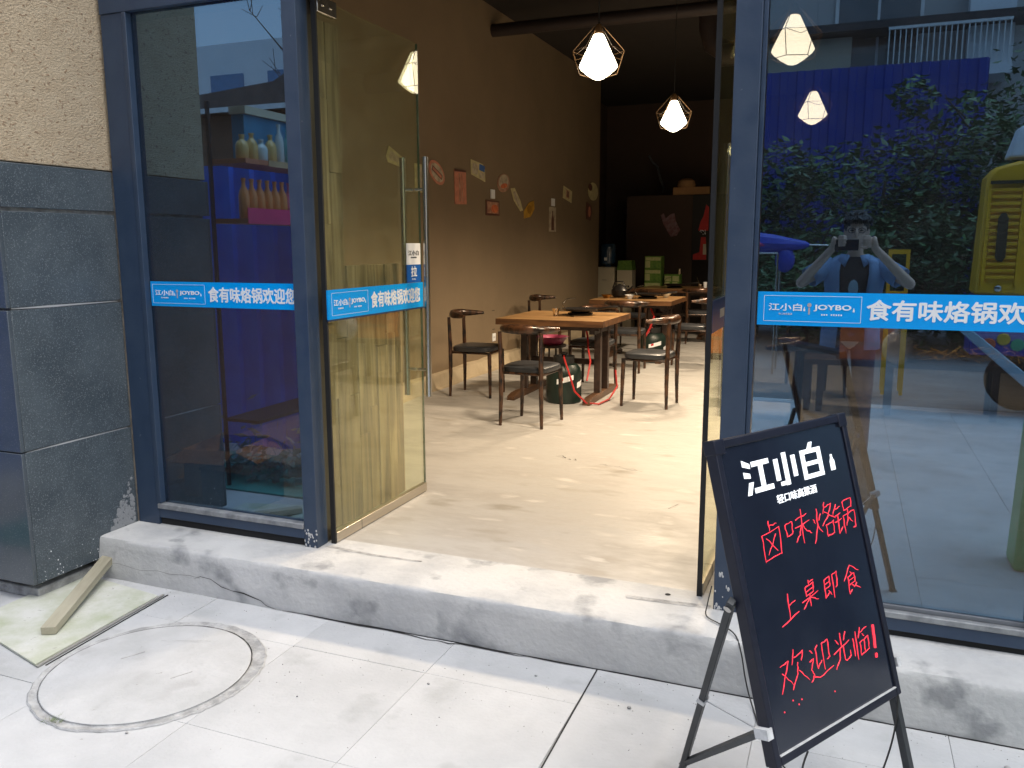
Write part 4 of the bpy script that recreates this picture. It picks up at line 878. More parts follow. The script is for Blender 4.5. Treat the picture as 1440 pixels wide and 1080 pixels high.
# ================================================================== A-FRAME SIGN
uu = Vector((.5188, .8549, 0)).normalized(); vv = Vector((.25431, -.13283, -.95796)); vv = (vv - uu * vv.dot(uu)).normalized(); nn = vv.cross(uu)  # nn towards the viewer
if nn.y > 0: nn = -nn
SO = Vector((-.26914, 1.95743, 1.14389)); SW = .55; SH = .763; LEG = SO.z / -vv.z
sg = thing('signboard', 'black folding signboard with white logo and red handwriting in front of the right post', 'sign', (SO.x, SO.y, 0))
def SM(off=0): # local frame: x along width, y UP the board, z towards the viewer; origin = top-left corner
    return Matrix.Translation((-SO.x, -SO.y, 0)) @ Matrix(((uu.x, -vv.x, nn.x, SO.x), (uu.y, -vv.y, nn.y, SO.y), (uu.z, -vv.z, nn.z, SO.z), (0, 0, 0, 1)))
T = SM()
fw = .021; th = .032
MB().box((0, -SH, -th), (fw, 0, 0), T).build('frame_bar', m_sframe, sg, .003)
MB().box((SW - fw, -SH, -th), (SW, 0, 0), T).build('frame_bar', m_sframe, sg, .003)
MB().box((fw + .0005, -fw, -th), (SW - fw - .0005, -.0, 0), T).build('frame_bar', m_sframe, sg, .003)
MB().box((fw + .0005, -SH, -th), (SW - fw - .0005, -SH + fw, 0), T).build('frame_bar', m_sframe, sg, .003)
for x in (0, SW - .034): MB().box((x - .002, -.034, -th - .002), (x + .036, .002, .002), T).build('corner_cap', m_sframe, sg, .003)
bd = MB().box((fw + .001, -SH + fw + .001, -.02), (SW - fw - .001, -fw - .001, -.006), T).build('writing_panel', m_board, sg)
MB().box((fw, -SH + fw + .0005, -.0055), (SW - fw, -SH + fw + .003, .0008), T).build('frame_lip', m_tape, sg)
for x in (.004, SW - .026):
    MB().box((x, -LEG + .012, -.026), (x + .022, -SH - .0005, -.006), T).build('leg', m_leg_metal, sg, .002)
    MB().box((x - .002, -LEG, -.03), (x + .024, -LEG + .012, -.002), T).build('foot_cap', m_seal, sg)
# back struts and braces
hinge_v = .375
for x in (-.014, SW + .002):
    top = T @ Vector((x + .006, -hinge_v, -.03)); foot = Vector((top.x - .33, top.y + .20, .0)) if x < 0 else None
    if x < 0:
        foot = Vector((-.385, 2.375, 0)) - Vector((SO.x, SO.y, 0)); d = foot - top
    else: foot = top + d * (top.z / -d.z)
    ex = (foot - top).normalized(); Tm = frame_mat(top, ex, nn); L = (foot - top).length
    MB().box((0, -.009, -.011), (L, .009, .011), Tm).build('strut', m_leg_metal, sg, .002)
    MB().box((L * .50, -.0115, -.0135), (L * .50 + .018, .0115, .0135), Tm).build('tape_wrap', m_tape, sg)
    MB().lathe([(.009, -.014), (.009, .014)], 12, Tm @ TR(.02, 0, 0)).build('hinge_bolt', m_steel, sg)
    a = T @ Vector((x + .010, -.862 * SH - .02, -.02)); b = top + ex * L * .99
    MB().tube([a, b + Vector((0, 0, .02))], .011, 4).build('brace', m_leg_metal, sg)
    c0 = top + ex * L * .51; MB().tube([c0, a], .0018, 5).build('stay_wire', m_tape, sg)
    MB().box((x + .0, -.862 * SH - .035, -.034), (x + .02, -.862 * SH - .01, .004), T).build('tape_wrap', m_tape, sg)
TL = T @ Matrix.Translation((0, 0, -.0058))
lt = [];
def U(u, v): return (u * SW, -v * SH)
# logo: three blocky characters drawn as strokes of even width
def blk(poly, x0, y0, w, h): return [(x0 + px * w, y0 + py * h) for px, py in poly]
lx0, ly0 = U(.165, .192); lw_ = .615 * SW / 3; lh = .108 * SH
def bars(bl, ox, nm):
    mb = MB()
    for b in bl: mb.prism(blk(b, ox, ly0, lw_ * .94, lh), 0, .0012, TL)
    return mb.build('logo_character', m_neonw, bd, smooth=False)
jiang = [[(.0, 1.05), (.26, .90), (.26, .76), (0, .86)], [(0, .70), (.22, .62), (.22, .48), (0, .52)], [(.02, 0), (.16, .0), (.30, .36), (.14, .36)], [(.32, .80), (.96, .80), (.96, .95), (.32, .95)], [(.56, .17), (.72, .17), (.72, .80), (.56, .80)], [(.30, .02), (1.0, .02), (1.0, .17), (.30, .17)]]
xiao = [[(.42, .0), (.58, .0), (.58, 1.0), (.42, 1.0)], [(.22, .02), (.42, .02), (.42, .14), (.22, .14)], [(.08, .2), (.24, .2), (.24, .86), (.08, .86)], [(.76, .2), (.92, .2), (.92, .86), (.76, .86)]]
bai = [[(.38, .92), (.5, 1.12), (.64, 1.12), (.56, .92)], [(.08, .0), (.24, .0), (.24, .92), (.08, .92)], [(.76, .0), (.92, .0), (.92, .92), (.76, .92)], [(.24, .78), (.76, .78), (.76, .92), (.24, .92)], [(.24, .40), (.76, .40), (.76, .53), (.24, .53)], [(.24, 0), (.76, 0), (.76, .14), (.24, .14)]]
for k, b in enumerate((jiang, xiao, bai)): bars(b, lx0 + k * lw_, k)
bx, by = U(.83, .185); MB().prism([(bx - .010, by), (bx + .010, by), (bx + .010, by + .024), (bx + .004, by + .034), (bx + .004, by + .042), (bx - .004, by + .042), (bx - .004, by + .034), (bx - .010, by + .024)], 0, .0012, TL).build('bottle_mark', m_neonw, bd)
a = U(.36, .243); b = U(.665, .214); text_mesh('轻口味高粱酒', a[0], b[0], a[1], b[1], m_neonw, TL, 'lettering', bd, .006)
GL = {
 '卤': [[(5,10),(5,7.2)],[(5,8.6),(8,8.4)],[(2,7),(2.2,0)],[(2,7),(8.5,7.3),(8.2,.2)],[(2.2,.3),(8.4,.5)],[(3.5,5.8),(7,1.5)],[(7,5.9),(3.5,1.5)]],
 '味': [[(.5,7.5),(.8,4)],[(.5,7.5),(3.2,7.7),(2.8,4.2)],[(.8,4.2),(2.9,4.4)],[(4.5,7.5),(8.8,8)],[(4,5.4),(9.6,5.8)],[(6.8,10),(6.6,0)],[(6.5,5.4),(5.5,3),(3.8,1.3)],[(6.9,5.4),(8.2,3.2),(9.9,1.8)]],
 '烙': [[(.8,7),(1.5,5.6)],[(4,7.6),(3,6)],[(2.6,9.5),(2.3,5),(.2,.4)],[(2.5,4.6),(3.9,2.4)],[(6.2,10.2),(5,7.2)],[(6,8.8),(8.8,9),(7,6.2),(4.2,4.0)],[(5.6,7.6),(10,4.4)],[(5.6,3.8),(5.8,.4)],[(5.6,3.8),(8.8,4),(8.6,.5)],[(5.8,.5),(8.6,.7)]],
 '锅': [[(2,10),(.2,7.2)],[(1.6,8.6),(3.8,8.8)],[(1,6.6),(3.6,6.8)],[(.6,4.8),(3.8,5)],[(2.2,6.6),(2.1,.8),(3.8,2.4)],[(5,9.7),(5.2,6.8)],[(5,9.7),(9,9.9),(8.8,6.9)],[(5.2,7),(8.9,7.2)],[(4.6,5.4),(4.7,-.2)],[(4.6,5.4),(9.8,5.7),(9.7,.5),(8.5,.4)],[(7,6.8),(6.7,4),(5.6,2)],[(7,4.2),(8.6,2.2)]],
 '上': [[(5,9.8),(4.8,1)],[(5,5.6),(8.4,6)],[(.4,.2),(9.6,1.6)]],
 '桌': [[(5,10.2),(5,8)],[(5,9.1),(7.8,9.3)],[(2.8,8),(3,4.4)],[(2.8,8),(7.4,8.2),(7.2,4.5)],[(2.9,6.2),(7.3,6.4)],[(3,4.6),(7.2,4.8)],[(.4,3.2),(9.8,3.8)],[(5,4.4),(4.9,-.2)],[(4.8,3.2),(.8,.4)],[(5.2,3.2),(9.6,.6)]],
 '即': [[(1.2,9),(1.2,1.6),(4,3)],[(1.2,9),(4.7,9.3),(4.4,5.1)],[(1.2,7),(4.5,7.2)],[(1.2,5.2),(4.4,5.4)],[(3.4,3.8),(5,1.4)],[(6.4,9),(9.4,9.2),(9.1,3.4),(7.9,3.2)],[(6.4,9),(6.5,-.6)]],
 '食': [[(5,10.4),(.4,6)],[(5,10.2),(10,6.6)],[(4.6,8),(5.6,7.2)],[(3,6.6),(7,6.8),(7,3.2)],[(3,6.6),(2.9,.4),(4.6,1.4)],[(3,5),(7,5.2)],[(3,3.4),(7,3.6)],[(7.8,2.8),(5.8,1.8)],[(5,3),(9.8,0)]],
 '欢': [[(.6,8),(3.8,8.2),(.0,1.0)],[(1,6),(4.4,1.4)],[(6,10.4),(4.8,6.6)],[(5.8,8.2),(9.4,8.5),(8.3,6.2)],[(7,6.4),(6.5,3.4),(4.0,.2)],[(7,4.2),(10.4,-.2)]],
 '迎': [[(1.2,9.4),(2.3,8.2)],[(.6,6.4),(2.3,6.6),(1,3.8),(2,2),(.2,.6)],[(1.6,1.6),(4,.2),(10.4,.8)],[(4.6,9.6),(3.6,8.8),(3.6,3.2),(5.8,4.6)],[(6.4,9),(9.4,9.4),(9.1,4),(8,3.8)],[(6.6,9),(6.6,1.4)]],
 '光': [[(5,10.4),(5,5.6)],[(1.8,9.2),(3.4,7)],[(8.2,9.6),(6.6,7.2)],[(.2,5),(9.8,6)],[(4,5.4),(3.2,2.2),(.4,-.2)],[(6,5.5),(6,1),(7,.2),(9.8,.6),(9.9,2.6)]],
 '临': [[(.8,8.2),(.9,1.6)],[(2.6,10),(2.5,-.4)],[(5.4,10.3),(3.8,6.8)],[(5,8.5),(9.3,8.8)],[(6.2,7.5),(7.3,6.2)],[(4.4,5),(4.5,.2)],[(4.4,5),(9.4,5.3),(9.3,.4)],[(4.5,.5),(9.3,.7)],[(6.8,5.1),(6.9,.6)]],
 '!': [[(5.6,11),(5.2,6),(4.9,3)],[(4.9,1),(4.85,-.3)]],
}
HW = [('卤', .262, .345, .20, .108), ('味', .468, .338, .21, .100), ('烙', .672, .345, .20, .105), ('锅', .838, .352, .19, .098),
      ('上', .297, .567, .15, .080), ('桌', .459, .550, .14, .072), ('即', .625, .556, .13, .070), ('食', .795, .563, .14, .080),
      ('欢', .240, .756, .20, .100), ('迎', .438, .764, .18, .095), ('光', .612, .764, .14, .085), ('临', .768, .773, .15, .080), ('!', .874, .795, .10, .085)]
for (ch, u, v, w, h) in HW:
    mb = MB(); cx, cy = U(u, v)
    for stq in GL[ch]:
        P = []
        for i in range(len(stq) - 1):
            for s_ in range(4): P.append(Vector((*stq[i], 0)).lerp(Vector((*stq[i + 1], 0)), s_ / 4))
        P.append(Vector((*stq[-1], 0)))
        for i in range(1, len(P) - 1): P[i] += Vector((random.uniform(-.2, .2), random.uniform(-.2, .2), 0))
        Q = [Vector((cx + (p.x - 5) / 10 * w * SW * .98 + (p.y - 5) * .0006, cy + (p.y - 5) / 10 * h * SH * 1.12 + (p.x - 5) * .0010, .0004)) for p in P]
        wd = [.00135 * random.uniform(.6, 1.35) for _ in Q]; wd[-1] *= .5
        if ch == '!': wd = [.0046] * len(Q)
        mb.tube(Q, [(a_, .0009) if False else a_ * .8 for a_ in wd], 6, TL)
    mb.build('handwriting', m_neonr, bd)
mb = MB(); rr = random.Random(15)
for (u, v) in ((.20, .84), (.235, .86), (.26, .85), (.13, .86), (.50, .88)): x, y = U(u, v); mb.lathe([(.002, 0), (.0015, .001)], 8, TL @ TR(x, y, 0))
mb.build('marker_dots', m_neonr, bd)
# cables of the sign
pts = [(-.415, 3.13, .30), (-.425, 3.10, .235), (-.42, 3.05, .21), (-.36, 3.00, .208), (-.30, 2.93, .21), (-.27, 2.875, .17), (-.25, 2.86, .08), (-.22, 2.82, .010), (-.15, 2.6, .008), (-.02, 2.40, .008), (.10, 2.30, .008)]
def spl(P, n=5):
    P = [Vector(p) for p in P]; out = []
    for i in range(len(P) - 1):
        p0, p1, p2, p3 = P[max(i - 1, 0)], P[i], P[i + 1], P[min(i + 2, len(P) - 1)]
        for k in range(n):
            t_ = k / n; out.append(.5 * ((2 * p1) + (p2 - p0) * t_ + (2 * p0 - 5 * p1 + 4 * p2 - p3) * t_ ** 2 + (3 * p1 - p0 - 3 * p2 + p3) * t_ ** 3))
    return out + [P[-1]]
tag(MB().tube(spl(pts), .0026, 6).build('power_cable', m_cable), 'thin black cable from the door post over the step to the signboard', 'cable')
cA = SO + uu * .50 + (-vv) * -(SH + .0) + Vector((0, 0, 0))
br = SO + uu * (SW - .02) + vv * SH
P = [br + Vector((0, 0, .0)), br + Vector((.0, -.01, -.06)), br + Vector((-.01, .0, -.16)), br + Vector((-.04, -.03, -.26)), br + Vector((-.07, -.05, -.30)), (br.x - .12, br.y - .06, .010)]
tag(MB().tube(spl(P), .0026, 6).build('power_cable', m_cable), 'short black cable dangling below the right corner of the signboard', 'cable')
bl = SO + uu * .12 + vv * SH
P = [bl, bl + Vector((-.01, 0, -.06)), bl + Vector((.01, -.02, -.12)), (bl.x + .06, bl.y - .06, .20), (bl.x + .10, bl.y, .02)]
tag(MB().tube(spl(P), .0026, 6).build('power_cable', m_cable), 'black cable loop below the left corner of the signboard', 'cable')

# ================================================================== BOARD AND BATON LEFT OF THE STEP
t = thing('green_board', 'dusty pale green board lying on the ground by the column', 'board', (-2.82, 2.11, 0))
MB().prism([(0, 0), (-.045, .67), (-.62, .74), (-.60, .16)], .004, .014).build('board_sheet', m_green_sheet, t, .001)
MB().box((.006, -.005, 0.003), (.016, .70, .010), TR(0, 0, 0, R(4.2))).build('edge_trim', C_('trim_grey', (.30, .30, .28)), t, .001)
MB().box((.026, .02, 0.001), (.031, .71, .004), TR(0, 0, 0, R(4.4))).build('edge_trim', m_crack, t)
bt = MB().box((-.029, 0, 0), (.029, .70, .034)).build('timber_baton', m_baton, None, .002); bt.location = (-2.985, 2.305, .0155); bt.rotation_euler = (R(5), 0, R(27)); tag(bt, 'short squared timber baton lying on the green board against the step', 'timber')

# ================================================================== STREET SIDE (seen in the glass)
def corrugated(name, label, x0, x1, y, h, pitch, depth, m, z0=0.0, face=1):
    t = thing(name, label, 'fence', (x0, y, z0)); n = int((x1 - x0) / pitch); px = 1.6; k0 = 0.0
    npan = max(1, int((x1 - x0) / px))
    for q in range(npan):
        a = q * (x1 - x0) / npan; b = (q + 1) * (x1 - x0) / npan; mb = MB(); vs = []; nn_ = int((b - a) / pitch)
        for i in range(nn_):
            for f, d in ((0, 0), (.45, 0), (.55, depth), (.92, depth)): X_ = a + (i + f) * (b - a) / nn_; vs += [(X_, d * face, 0), (X_, d * face, h)]
        vs += [(b - .002, 0, 0), (b - .002, 0, h)]
        mb.add(vs, [(2 * k, 2 * k + 2, 2 * k + 3, 2 * k + 1) for k in range(len(vs) // 2 - 1)]); mb.build('steel_sheet', m, t, smooth=False)
    MB().box((0, -.06 * face, h - .1), (x1 - x0, -.02 * face, h - .04)).build('top_rail', m, t)
    for q in range(npan + 1): MB().box((q * (x1 - x0) / npan - .03, -.12 * face, 0), (q * (x1 - x0) / npan + .03, -.062 * face, h)).build('fence_post', m, t)
    return t
corrugated('blue_hoarding', 'tall blue corrugated steel hoarding across the street behind the shrubs', -16, 2.3, -12.7, 5.15, .30, .035, m_hoard)
corrugated('blue_hoarding', 'low blue corrugated steel hoarding beside the entrance, mirrored in the left window', -6.8, -3.30, .95, 2.22, .19, .035, C_('hoarding_bright_blue', (.02, .20, .95), .4))
# apartment building across the street
bd_ = thing('apartment_building', 'grey apartment building with a white balcony railing above the blue hoarding', 'building', (0, -16, 0))
MB().box((-11, -8, 0), (14, 0, 16)).build('wall', m_bldg, bd_)
rr = random.Random(77)
for fl_ in range(4):
    z = 5.35 + fl_ * 3.1
    for k in range(10):
        x = -21 + k * 3.4
        if (fl_ == 0 and .0 < x < 3.5) or x < -10.9: continue
        wv = MB().box((x, .002, z + .3), (x + 1.9, .06, z + 2.1)).build('window', m_railw, bd_)
        MB().box((x + .08, .062, z + .38), (x + .92, .07, z + 2.02)).build('pane', m_bglass, wv); MB().box((x + .98, .062, z + .38), (x + 1.82, .07, z + 2.02)).build('pane', m_bglass, wv)
MB().box((-2.4, .08, 5.2), (-.2, .5, 6.35)).build('cream_shutter', m_bldg2, bd_)
MB().box((-2.4, .08, 6.38), (3.4, 1.0, 6.55)).build('ledge', m_dark, bd_)
bal = MB().box((.5, .002, 5.2), (3.0, 1.2, 5.38)).build('balcony', m_bldg3, bd_)
mb = MB(); mb.box((.55, 1.12, 6.28), (2.95, 1.18, 6.34))
mb.build('rail', m_railw, bal)
for k in range(22): MB().box((.56 + k * .112, 1.13, 5.38), (.585 + k * .112, 1.16, 6.28)).build('baluster', m_railw, bal)
MB().box((2.2, .002, 5.4), (3.1, .4, 8.5)).build('white_panel', m_bldg3, bd_)
# building far left and shed with old roof
b2 = thing('white_building', 'pale tiled building with blue windows mirrored in the left window', 'building', (-24, -20, 0))
MB().box((-10, -6, 0), (9, 0, 9.0)).build('wall', m_bldg3, b2)
for fl_ in range(2):
    for k in range(7):
        x = -9 + k * 2.6; z = 3.4 + fl_ * 3; wv = MB().box((x, .002, z), (x + 1.5, .05, z + 1.5)).build('window', C_('bluewin', (.12, .25, .45), .2) if 'bluewin' not in MATS else MATS['bluewin'], b2)
        MB().box((x - .05, .0, z - .15), (x + 1.55, .12, z - .06)).build('sill', m_bldg, wv)
    MB().box((-10.02, .001, 2.8 + fl_ * 3), (9.02, .03, 2.86 + fl_ * 3)).build('string_course', m_dark, b2)
sd = thing('brown_shed', 'brown boarded shed with an old tiled roof behind the hoarding', 'shed', (-11.2, -8.6, 0))
MB().box((-3.2, -2.5, 0), (3.2, 0, 4.35)).build('wall', m_brown, sd)
MB().prism([(-3.6, 4.4), (3.6, 4.4), (3.4, 4.62), (1.2, 4.85), (.7, 5.15), (.2, 4.9), (-3.4, 4.62)], -.3, 2.8, Matrix(((1, 0, 0, 0), (0, 0, -1, 0), (0, 1, 0, 0), (0, 0, 0, 1)))).build('roof', m_tile, sd)
MB().box((-3.5, .3, 4.36), (3.5, .34, 4.46)).build('gutter', m_railw, sd)
for x in (-2.4, -.2, 2.2): MB().box((x - .22, .02, 0), (x + .22, .12, 4.34)).build('pillar', m_bldg, sd)
# shrubs and trees
def tree(name, label, x, y, h, cr, cz, n, leafm, seed, bare=False, trunk=.08, cat='tree', group=None, ls=.16):
    rr = random.Random(seed); t = thing(name, label, cat, (x, y, 0), 0, group)
    mb = MB(); mb.tube([(0, 0, 0), (.05, .03, h * .25), (-.04, .05, h * .5), (.03, 0, h * .75)], [trunk, trunk * .8, trunk * .55, trunk * .3], 7)
    tips = []
    for k in range(14 if bare else 7):
        a = rr.uniform(0, 2 * PI); z = h * rr.uniform(.25, .75); L = cr * rr.uniform(.5, .95)
        q = (L * math.cos(a), L * math.sin(a), z + L * rr.uniform(.4, .9)); mb.tube([(0, 0, z), (q[0] * .5, q[1] * .5, z + (q[2] - z) * .35), q], [trunk * .4, trunk * .25, trunk * .08], 5); tips.append(q)
        if bare:
            for j in range(6):
                b = rr.uniform(.3, 1); s0 = Vector((q[0] * b, q[1] * b, z + (q[2] - z) * b)); mb.tube([s0, s0 + Vector((rr.uniform(-.5, .5), rr.uniform(-.5, .5), rr.uniform(.1, .7)))], [trunk * .1, .006], 4)
    mb.build('trunk', m_bark, t)
    if bare: return t
    cl = [(rr.gauss(0, .45) * cr, rr.gauss(0, .45) * cr, cz + rr.uniform(-.9, .9) * (h - cz), cr * rr.uniform(.22, .5)) for _ in range(26)]
    for li, mm in enumerate((leafm, m_leaf2)):
        mb = MB(); vs = []; fs = []
        for i in range(n if li == 0 else n // 5):
            c = rr.choice(cl); d = Vector((rr.gauss(0, 1), rr.gauss(0, 1), rr.gauss(0, 1))).normalized() * c[3] * rr.uniform(.6, 1.05); p = Vector(c[:3]) + d + Vector((0, 0, .03 * li))
            a = Vector((rr.gauss(0, 1), rr.gauss(0, 1), rr.gauss(0, .4))).normalized(); b = a.cross(Vector((rr.gauss(0, .5), rr.gauss(0, .5), 1))).normalized(); s = ls * rr.uniform(.6, 1.3)
            k = len(vs); vs += [p - a * s * .5, p + b * s * .22 - Vector((0, 0, s * .06)), p + a * s * .5, p - b * s * .22 - Vector((0, 0, s * .06))]; fs.append((k, k + 1, k + 2, k + 3))
        mb.add(vs, fs).build('crown', mm, t, smooth=False)
    return t
specs = [(-3.6, -9.9, 3.4, 1.5, 1.9), (-1.5, -9.2, 3.0, 1.3, 1.7), (.5, -9.8, 3.6, 1.4, 2.0), (2.3, -9.0, 4.4, 1.5, 2.5), (4.4, -9.7, 5.2, 1.9, 2.9), (-5.9, -10.4, 3.0, 1.4, 1.7), (-.6, -8.2, 1.8, 1.2, 1.0), (1.6, -8.0, 2.0, 1.3, 1.0), (7.0, -10.5, 5.5, 2.0, 3.0)]
lbl = ['broad dark shrub left in front of the tall blue hoarding', 'rounded green shrub just left of the photographer\'s reflection', 'dense shrub directly behind the photographer', 'taller tree right of the photographer\'s reflection', 'tall leafy tree behind the yellow vehicle', 'low shrub at the far left of the hoarding', 'low front bush left of the photographer', 'low front bush right of the photographer', 'tall tree at the far right end of the hoarding']
for k, ((x, y, h, cr, cz), lb) in enumerate(zip(specs, lbl)): tree('leafy_tree' if h > 4 else 'shrub', lb, x, y, h, cr * 1.1, cz, 5600, m_leaf, 100 + k, cat='tree' if h > 4 else 'shrub', group='trees and shrubs across the street')
tree('bare_tree', 'bare branched tree in front of the pale building, mirrored top left', -13.0, -13.0, 9.5, 2.6, 6, 0, m_leaf, 55, bare=True, trunk=.10)
# yellow cabinet vehicle
vh = thing('yellow_vehicle', 'yellow louvred vehicle cab over a blue skirt parked by the kerb, mirrored at the right', 'vehicle', (1.12, -2.75, 0))
TV = Matrix.Identity(4)
def rz_(x): return x
XF = frame_mat((0, 0, 0), (1, 0, 0), (0, 0, 1))
XFr = Matrix(((1, 0, 0, 0), (0, 0, -1, 0), (0, 1, 0, 0), (0, 0, 0, 1)))
MB().prism([(.02, 1.13), (1.9, 1.05), (1.9, 2.36), (.30, 2.36), (.12, 2.31), (.05, 2.22)], -.0, .38, XFr).build('cab', m_yellow, vh, .03)
MB().prism([(.02, .55), (1.9, .55), (1.9, 1.045), (.02, 1.125)], -.02, .40, XFr).build('skirt', m_vblue, vh, .02)
MB().box((.06, .021, .70), (1.3, .030, .98)).build('skirt_panel', C_('panel_lilac', (.32, .24, .50)), vh)
for k in range(14): MB().box((.10, .004, 1.28 + k * .062), (.34, .028, 1.31 + k * .062)).build('louvre', m_yellow, vh, .004)
MB().box((.065, .002, 1.22), (.095, .03, 2.15)).build('louvre_frame', m_yellow, vh); MB().box((.345, .002, 1.22), (.375, .03, 2.15)).build('louvre_frame', m_yellow, vh)
MB().box((.08, .002, 2.155), (.38, .045, 2.185)).build('louvre_frame', m_yellow_d, vh)
MB().prism([(.165, 1.48), (.19, 1.44), (.225, 1.44), (.25, 1.48), (.25, 1.84), (.225, 1.89), (.19, 1.89), (.165, 1.84)], -.040, -.029, XFr).build('slot', m_yellow_d, vh)
MB().lathe([(.035, 0), (.03, .02), (.01, .03)], 16, TR(.21, .03, 1.19, 0, -PI / 2)).build('lock', m_chrome, vh)
MB().prism([(.22, 2.40), (1.9, 2.40), (1.9, 2.70), (.30, 2.68)], .04, .36, XFr).build('roof_unit', m_bldg3, vh, .02)
MB().prism([(-.35, 1.02), (-.30, 1.06), (.50, .40), (1.9, .40), (1.9, .30), (.46, .30)], -.30, -.05, XFr).build('bumper', C_('bumper_pale', (.35, .5, .6)), vh, .01)
for x in (.5, 1.5): MB().lathe([(.05, -.1), (.28, -.1), (.30, -.05), (.30, .05), (.28, .1), (.05, .1)], 24, TR(x, -.2, .30, 0, PI / 2)).build('wheel', m_seal, vh)
for k, c in enumerate(((.75, .12, .04), (.75, .45, .05), (.05, .4, .2))): MB().lathe([(.06, 0), (.05, .008)], 12, TR(.18 + k * .12, .032, .66 + .05 * (k % 2), 0, -PI / 2)).build('round_sticker', C_('dot%d' % k, c), vh)
# green stand with a red knob, just outside the frame on the right
gs = thing('green_stand', 'green plastic play stand with a red knob, mirrored at the right edge', 'stand', (1.14, 1.66, 0))
MB().prism([(-.29, 0), (.22, 0), (.17, 1.15), (.10, 1.20), (-.20, 1.20), (-.26, 1.14)], -.11, .11, XFr).build('stand_body', m_gplast, gs, .02)
MB().ball((-.20, .15, .90), (.045, .04, .05)).build('knob', m_redflat, gs); MB().tube([(-.20, .112, .90), (-.20, .15, .80)], .02, 8).build('knob_stem', C_('stem_brown', (.15, .05, .04)), gs)
# stall with folded umbrella, chair-like post
us = thing('stall_umbrella', 'folded blue and pink stall umbrella tied on a thin stand across the pavement', 'umbrella', (-.85, -4.75, 0))
MB().tube([(-.75, 0, 1.62), (-.45, 0, 1.66), (-.05, .02, 1.62), (.35, 0, 1.60), (.40, 0, 1.60)], [.05, .13, .12, .05, .02], 10).build('folded_canopy', m_tarp, us)
MB().tube([(-.6, .11, 1.67), (-.3, .13, 1.64), (-.12, .11, 1.6)], [.02, .055, .02], 8).build('pink_panel', m_tarp2, us)
MB().tube([(.38, 0, 1.60), (.62, 0, 1.595)], .013, 6).build('tip', m_steel, us)
MB().ball((.12, .02, 1.42), (.12, .08, .16)).build('hanging_fold', m_tarp, us)
for x in (-.55, .05):
    for y in (-.25, .25): MB().tube([(x, y, 0), (x, y, 1.5)], .014, 6).build('stand_leg', m_steel, us)
MB().tube([(-.55, .25, .95), (.05, .25, .95)], .012, 6).build('crossbar', m_steel, us); MB().tube([(-.55, .25, 1.5), (.05, .25, 1.5)], .012, 6).build('crossbar', m_steel, us)
yc = thing('yellow_chair', 'tall yellow wooden high chair behind the photographer', 'chair', (.52, -3.6, 0))
for x in (-.09, .09):
    for y in (-.16, .16): MB().box((x - .018, y - .018, 0), (x + .018, y + .018, 1.55 if y < 0 else .95)).build('leg', m_yellow, yc)
for z in (1.05, 1.25, 1.5): MB().box((-.09, -.175, z), (.09, -.15, z + .05)).build('back_slat', m_yellow, yc)
MB().box((-.12, -.17, .951), (.12, .18, .975)).build('seat', m_yellow, yc)
# pile of wrapped goods and teal mat by the low hoarding
mt = box_o('teal_mat', (-4.45, 1.20, .0015), (-3.05, 2.04, .012), m_teal); tag(mt, 'teal mat on the paving in front of the low blue hoarding', 'mat')
mb = MB(); rr = random.Random(61)
for k in range(420):
    x = rr.uniform(-4.1, -3.05); y = rr.uniform(1.45, 1.9); z = .02 + abs(rr.gauss(0, .10)) * (1.2 + .6 * (x + 4.1)); s = rr.uniform(.02, .06); a = Vector((rr.gauss(0, 1), rr.gauss(0, 1), rr.gauss(0, 1))).normalized(); b = a.orthogonal().normalized(); p = Vector((x, y, z))
    mb.add([p - a * s, p + b * s * .7, p + a * s, p - b * s * .6], [(0, 1, 2), (0, 2, 3)])
tag(mb.build('plastic_scraps', m_bagp, smooth=False), 'heap of crumpled pale plastic scraps on the teal mat', 'plastic scraps', kind='stuff')

# ================================================================== THE PHOTOGRAPHER
pr = thing('person', 'person in an open blue shirt holding up a phone, mirrored in the right window', 'person', (.05, -.36, 0))
S_ = 1.0
def cap(mb, a, b, ra, rb, n=5):
    a = Vector(a); b = Vector(b)
    for i in range(n + 1):
        t_ = i / n; mb.ball(a.lerp(b, t_), ra + (rb - ra) * t_, seg=12, rings=8)
    mb.tube([a, b], [ra, rb], 12)
body = MB()
body.ball((0, 0.0, 1.705), (.076, .092, .118)); body.ball((0, .035, 1.65), (.058, .062, .075)); cap(body, (0, -.01, 1.50), (0, 0, 1.62), .056, .052, 3)
body.ball((0, .10, 1.685), (.014, .022, .028)); body.ball((-.078, -.005, 1.69), (.012, .022, .032)); body.ball((.078, -.005, 1.69), (.012, .022, .032)); body.ball((0, .092, 1.645), (.024, .010, .009))
for (z, rx, ry) in ((1.45, .165, .085), (1.38, .170, .105), (1.28, .158, .105), (1.18, .145, .10), (1.08, .145, .10), (.98, .160, .11), (.92, .165, .115)): body.ball((0, -.02, z), (rx, ry, .09))
EL = {-1: (-.36, .10, 1.325), 1: (.37, .10, 1.325)}; WR = {-1: (-.155, .285, 1.575), 1: (.125, .285, 1.575)}
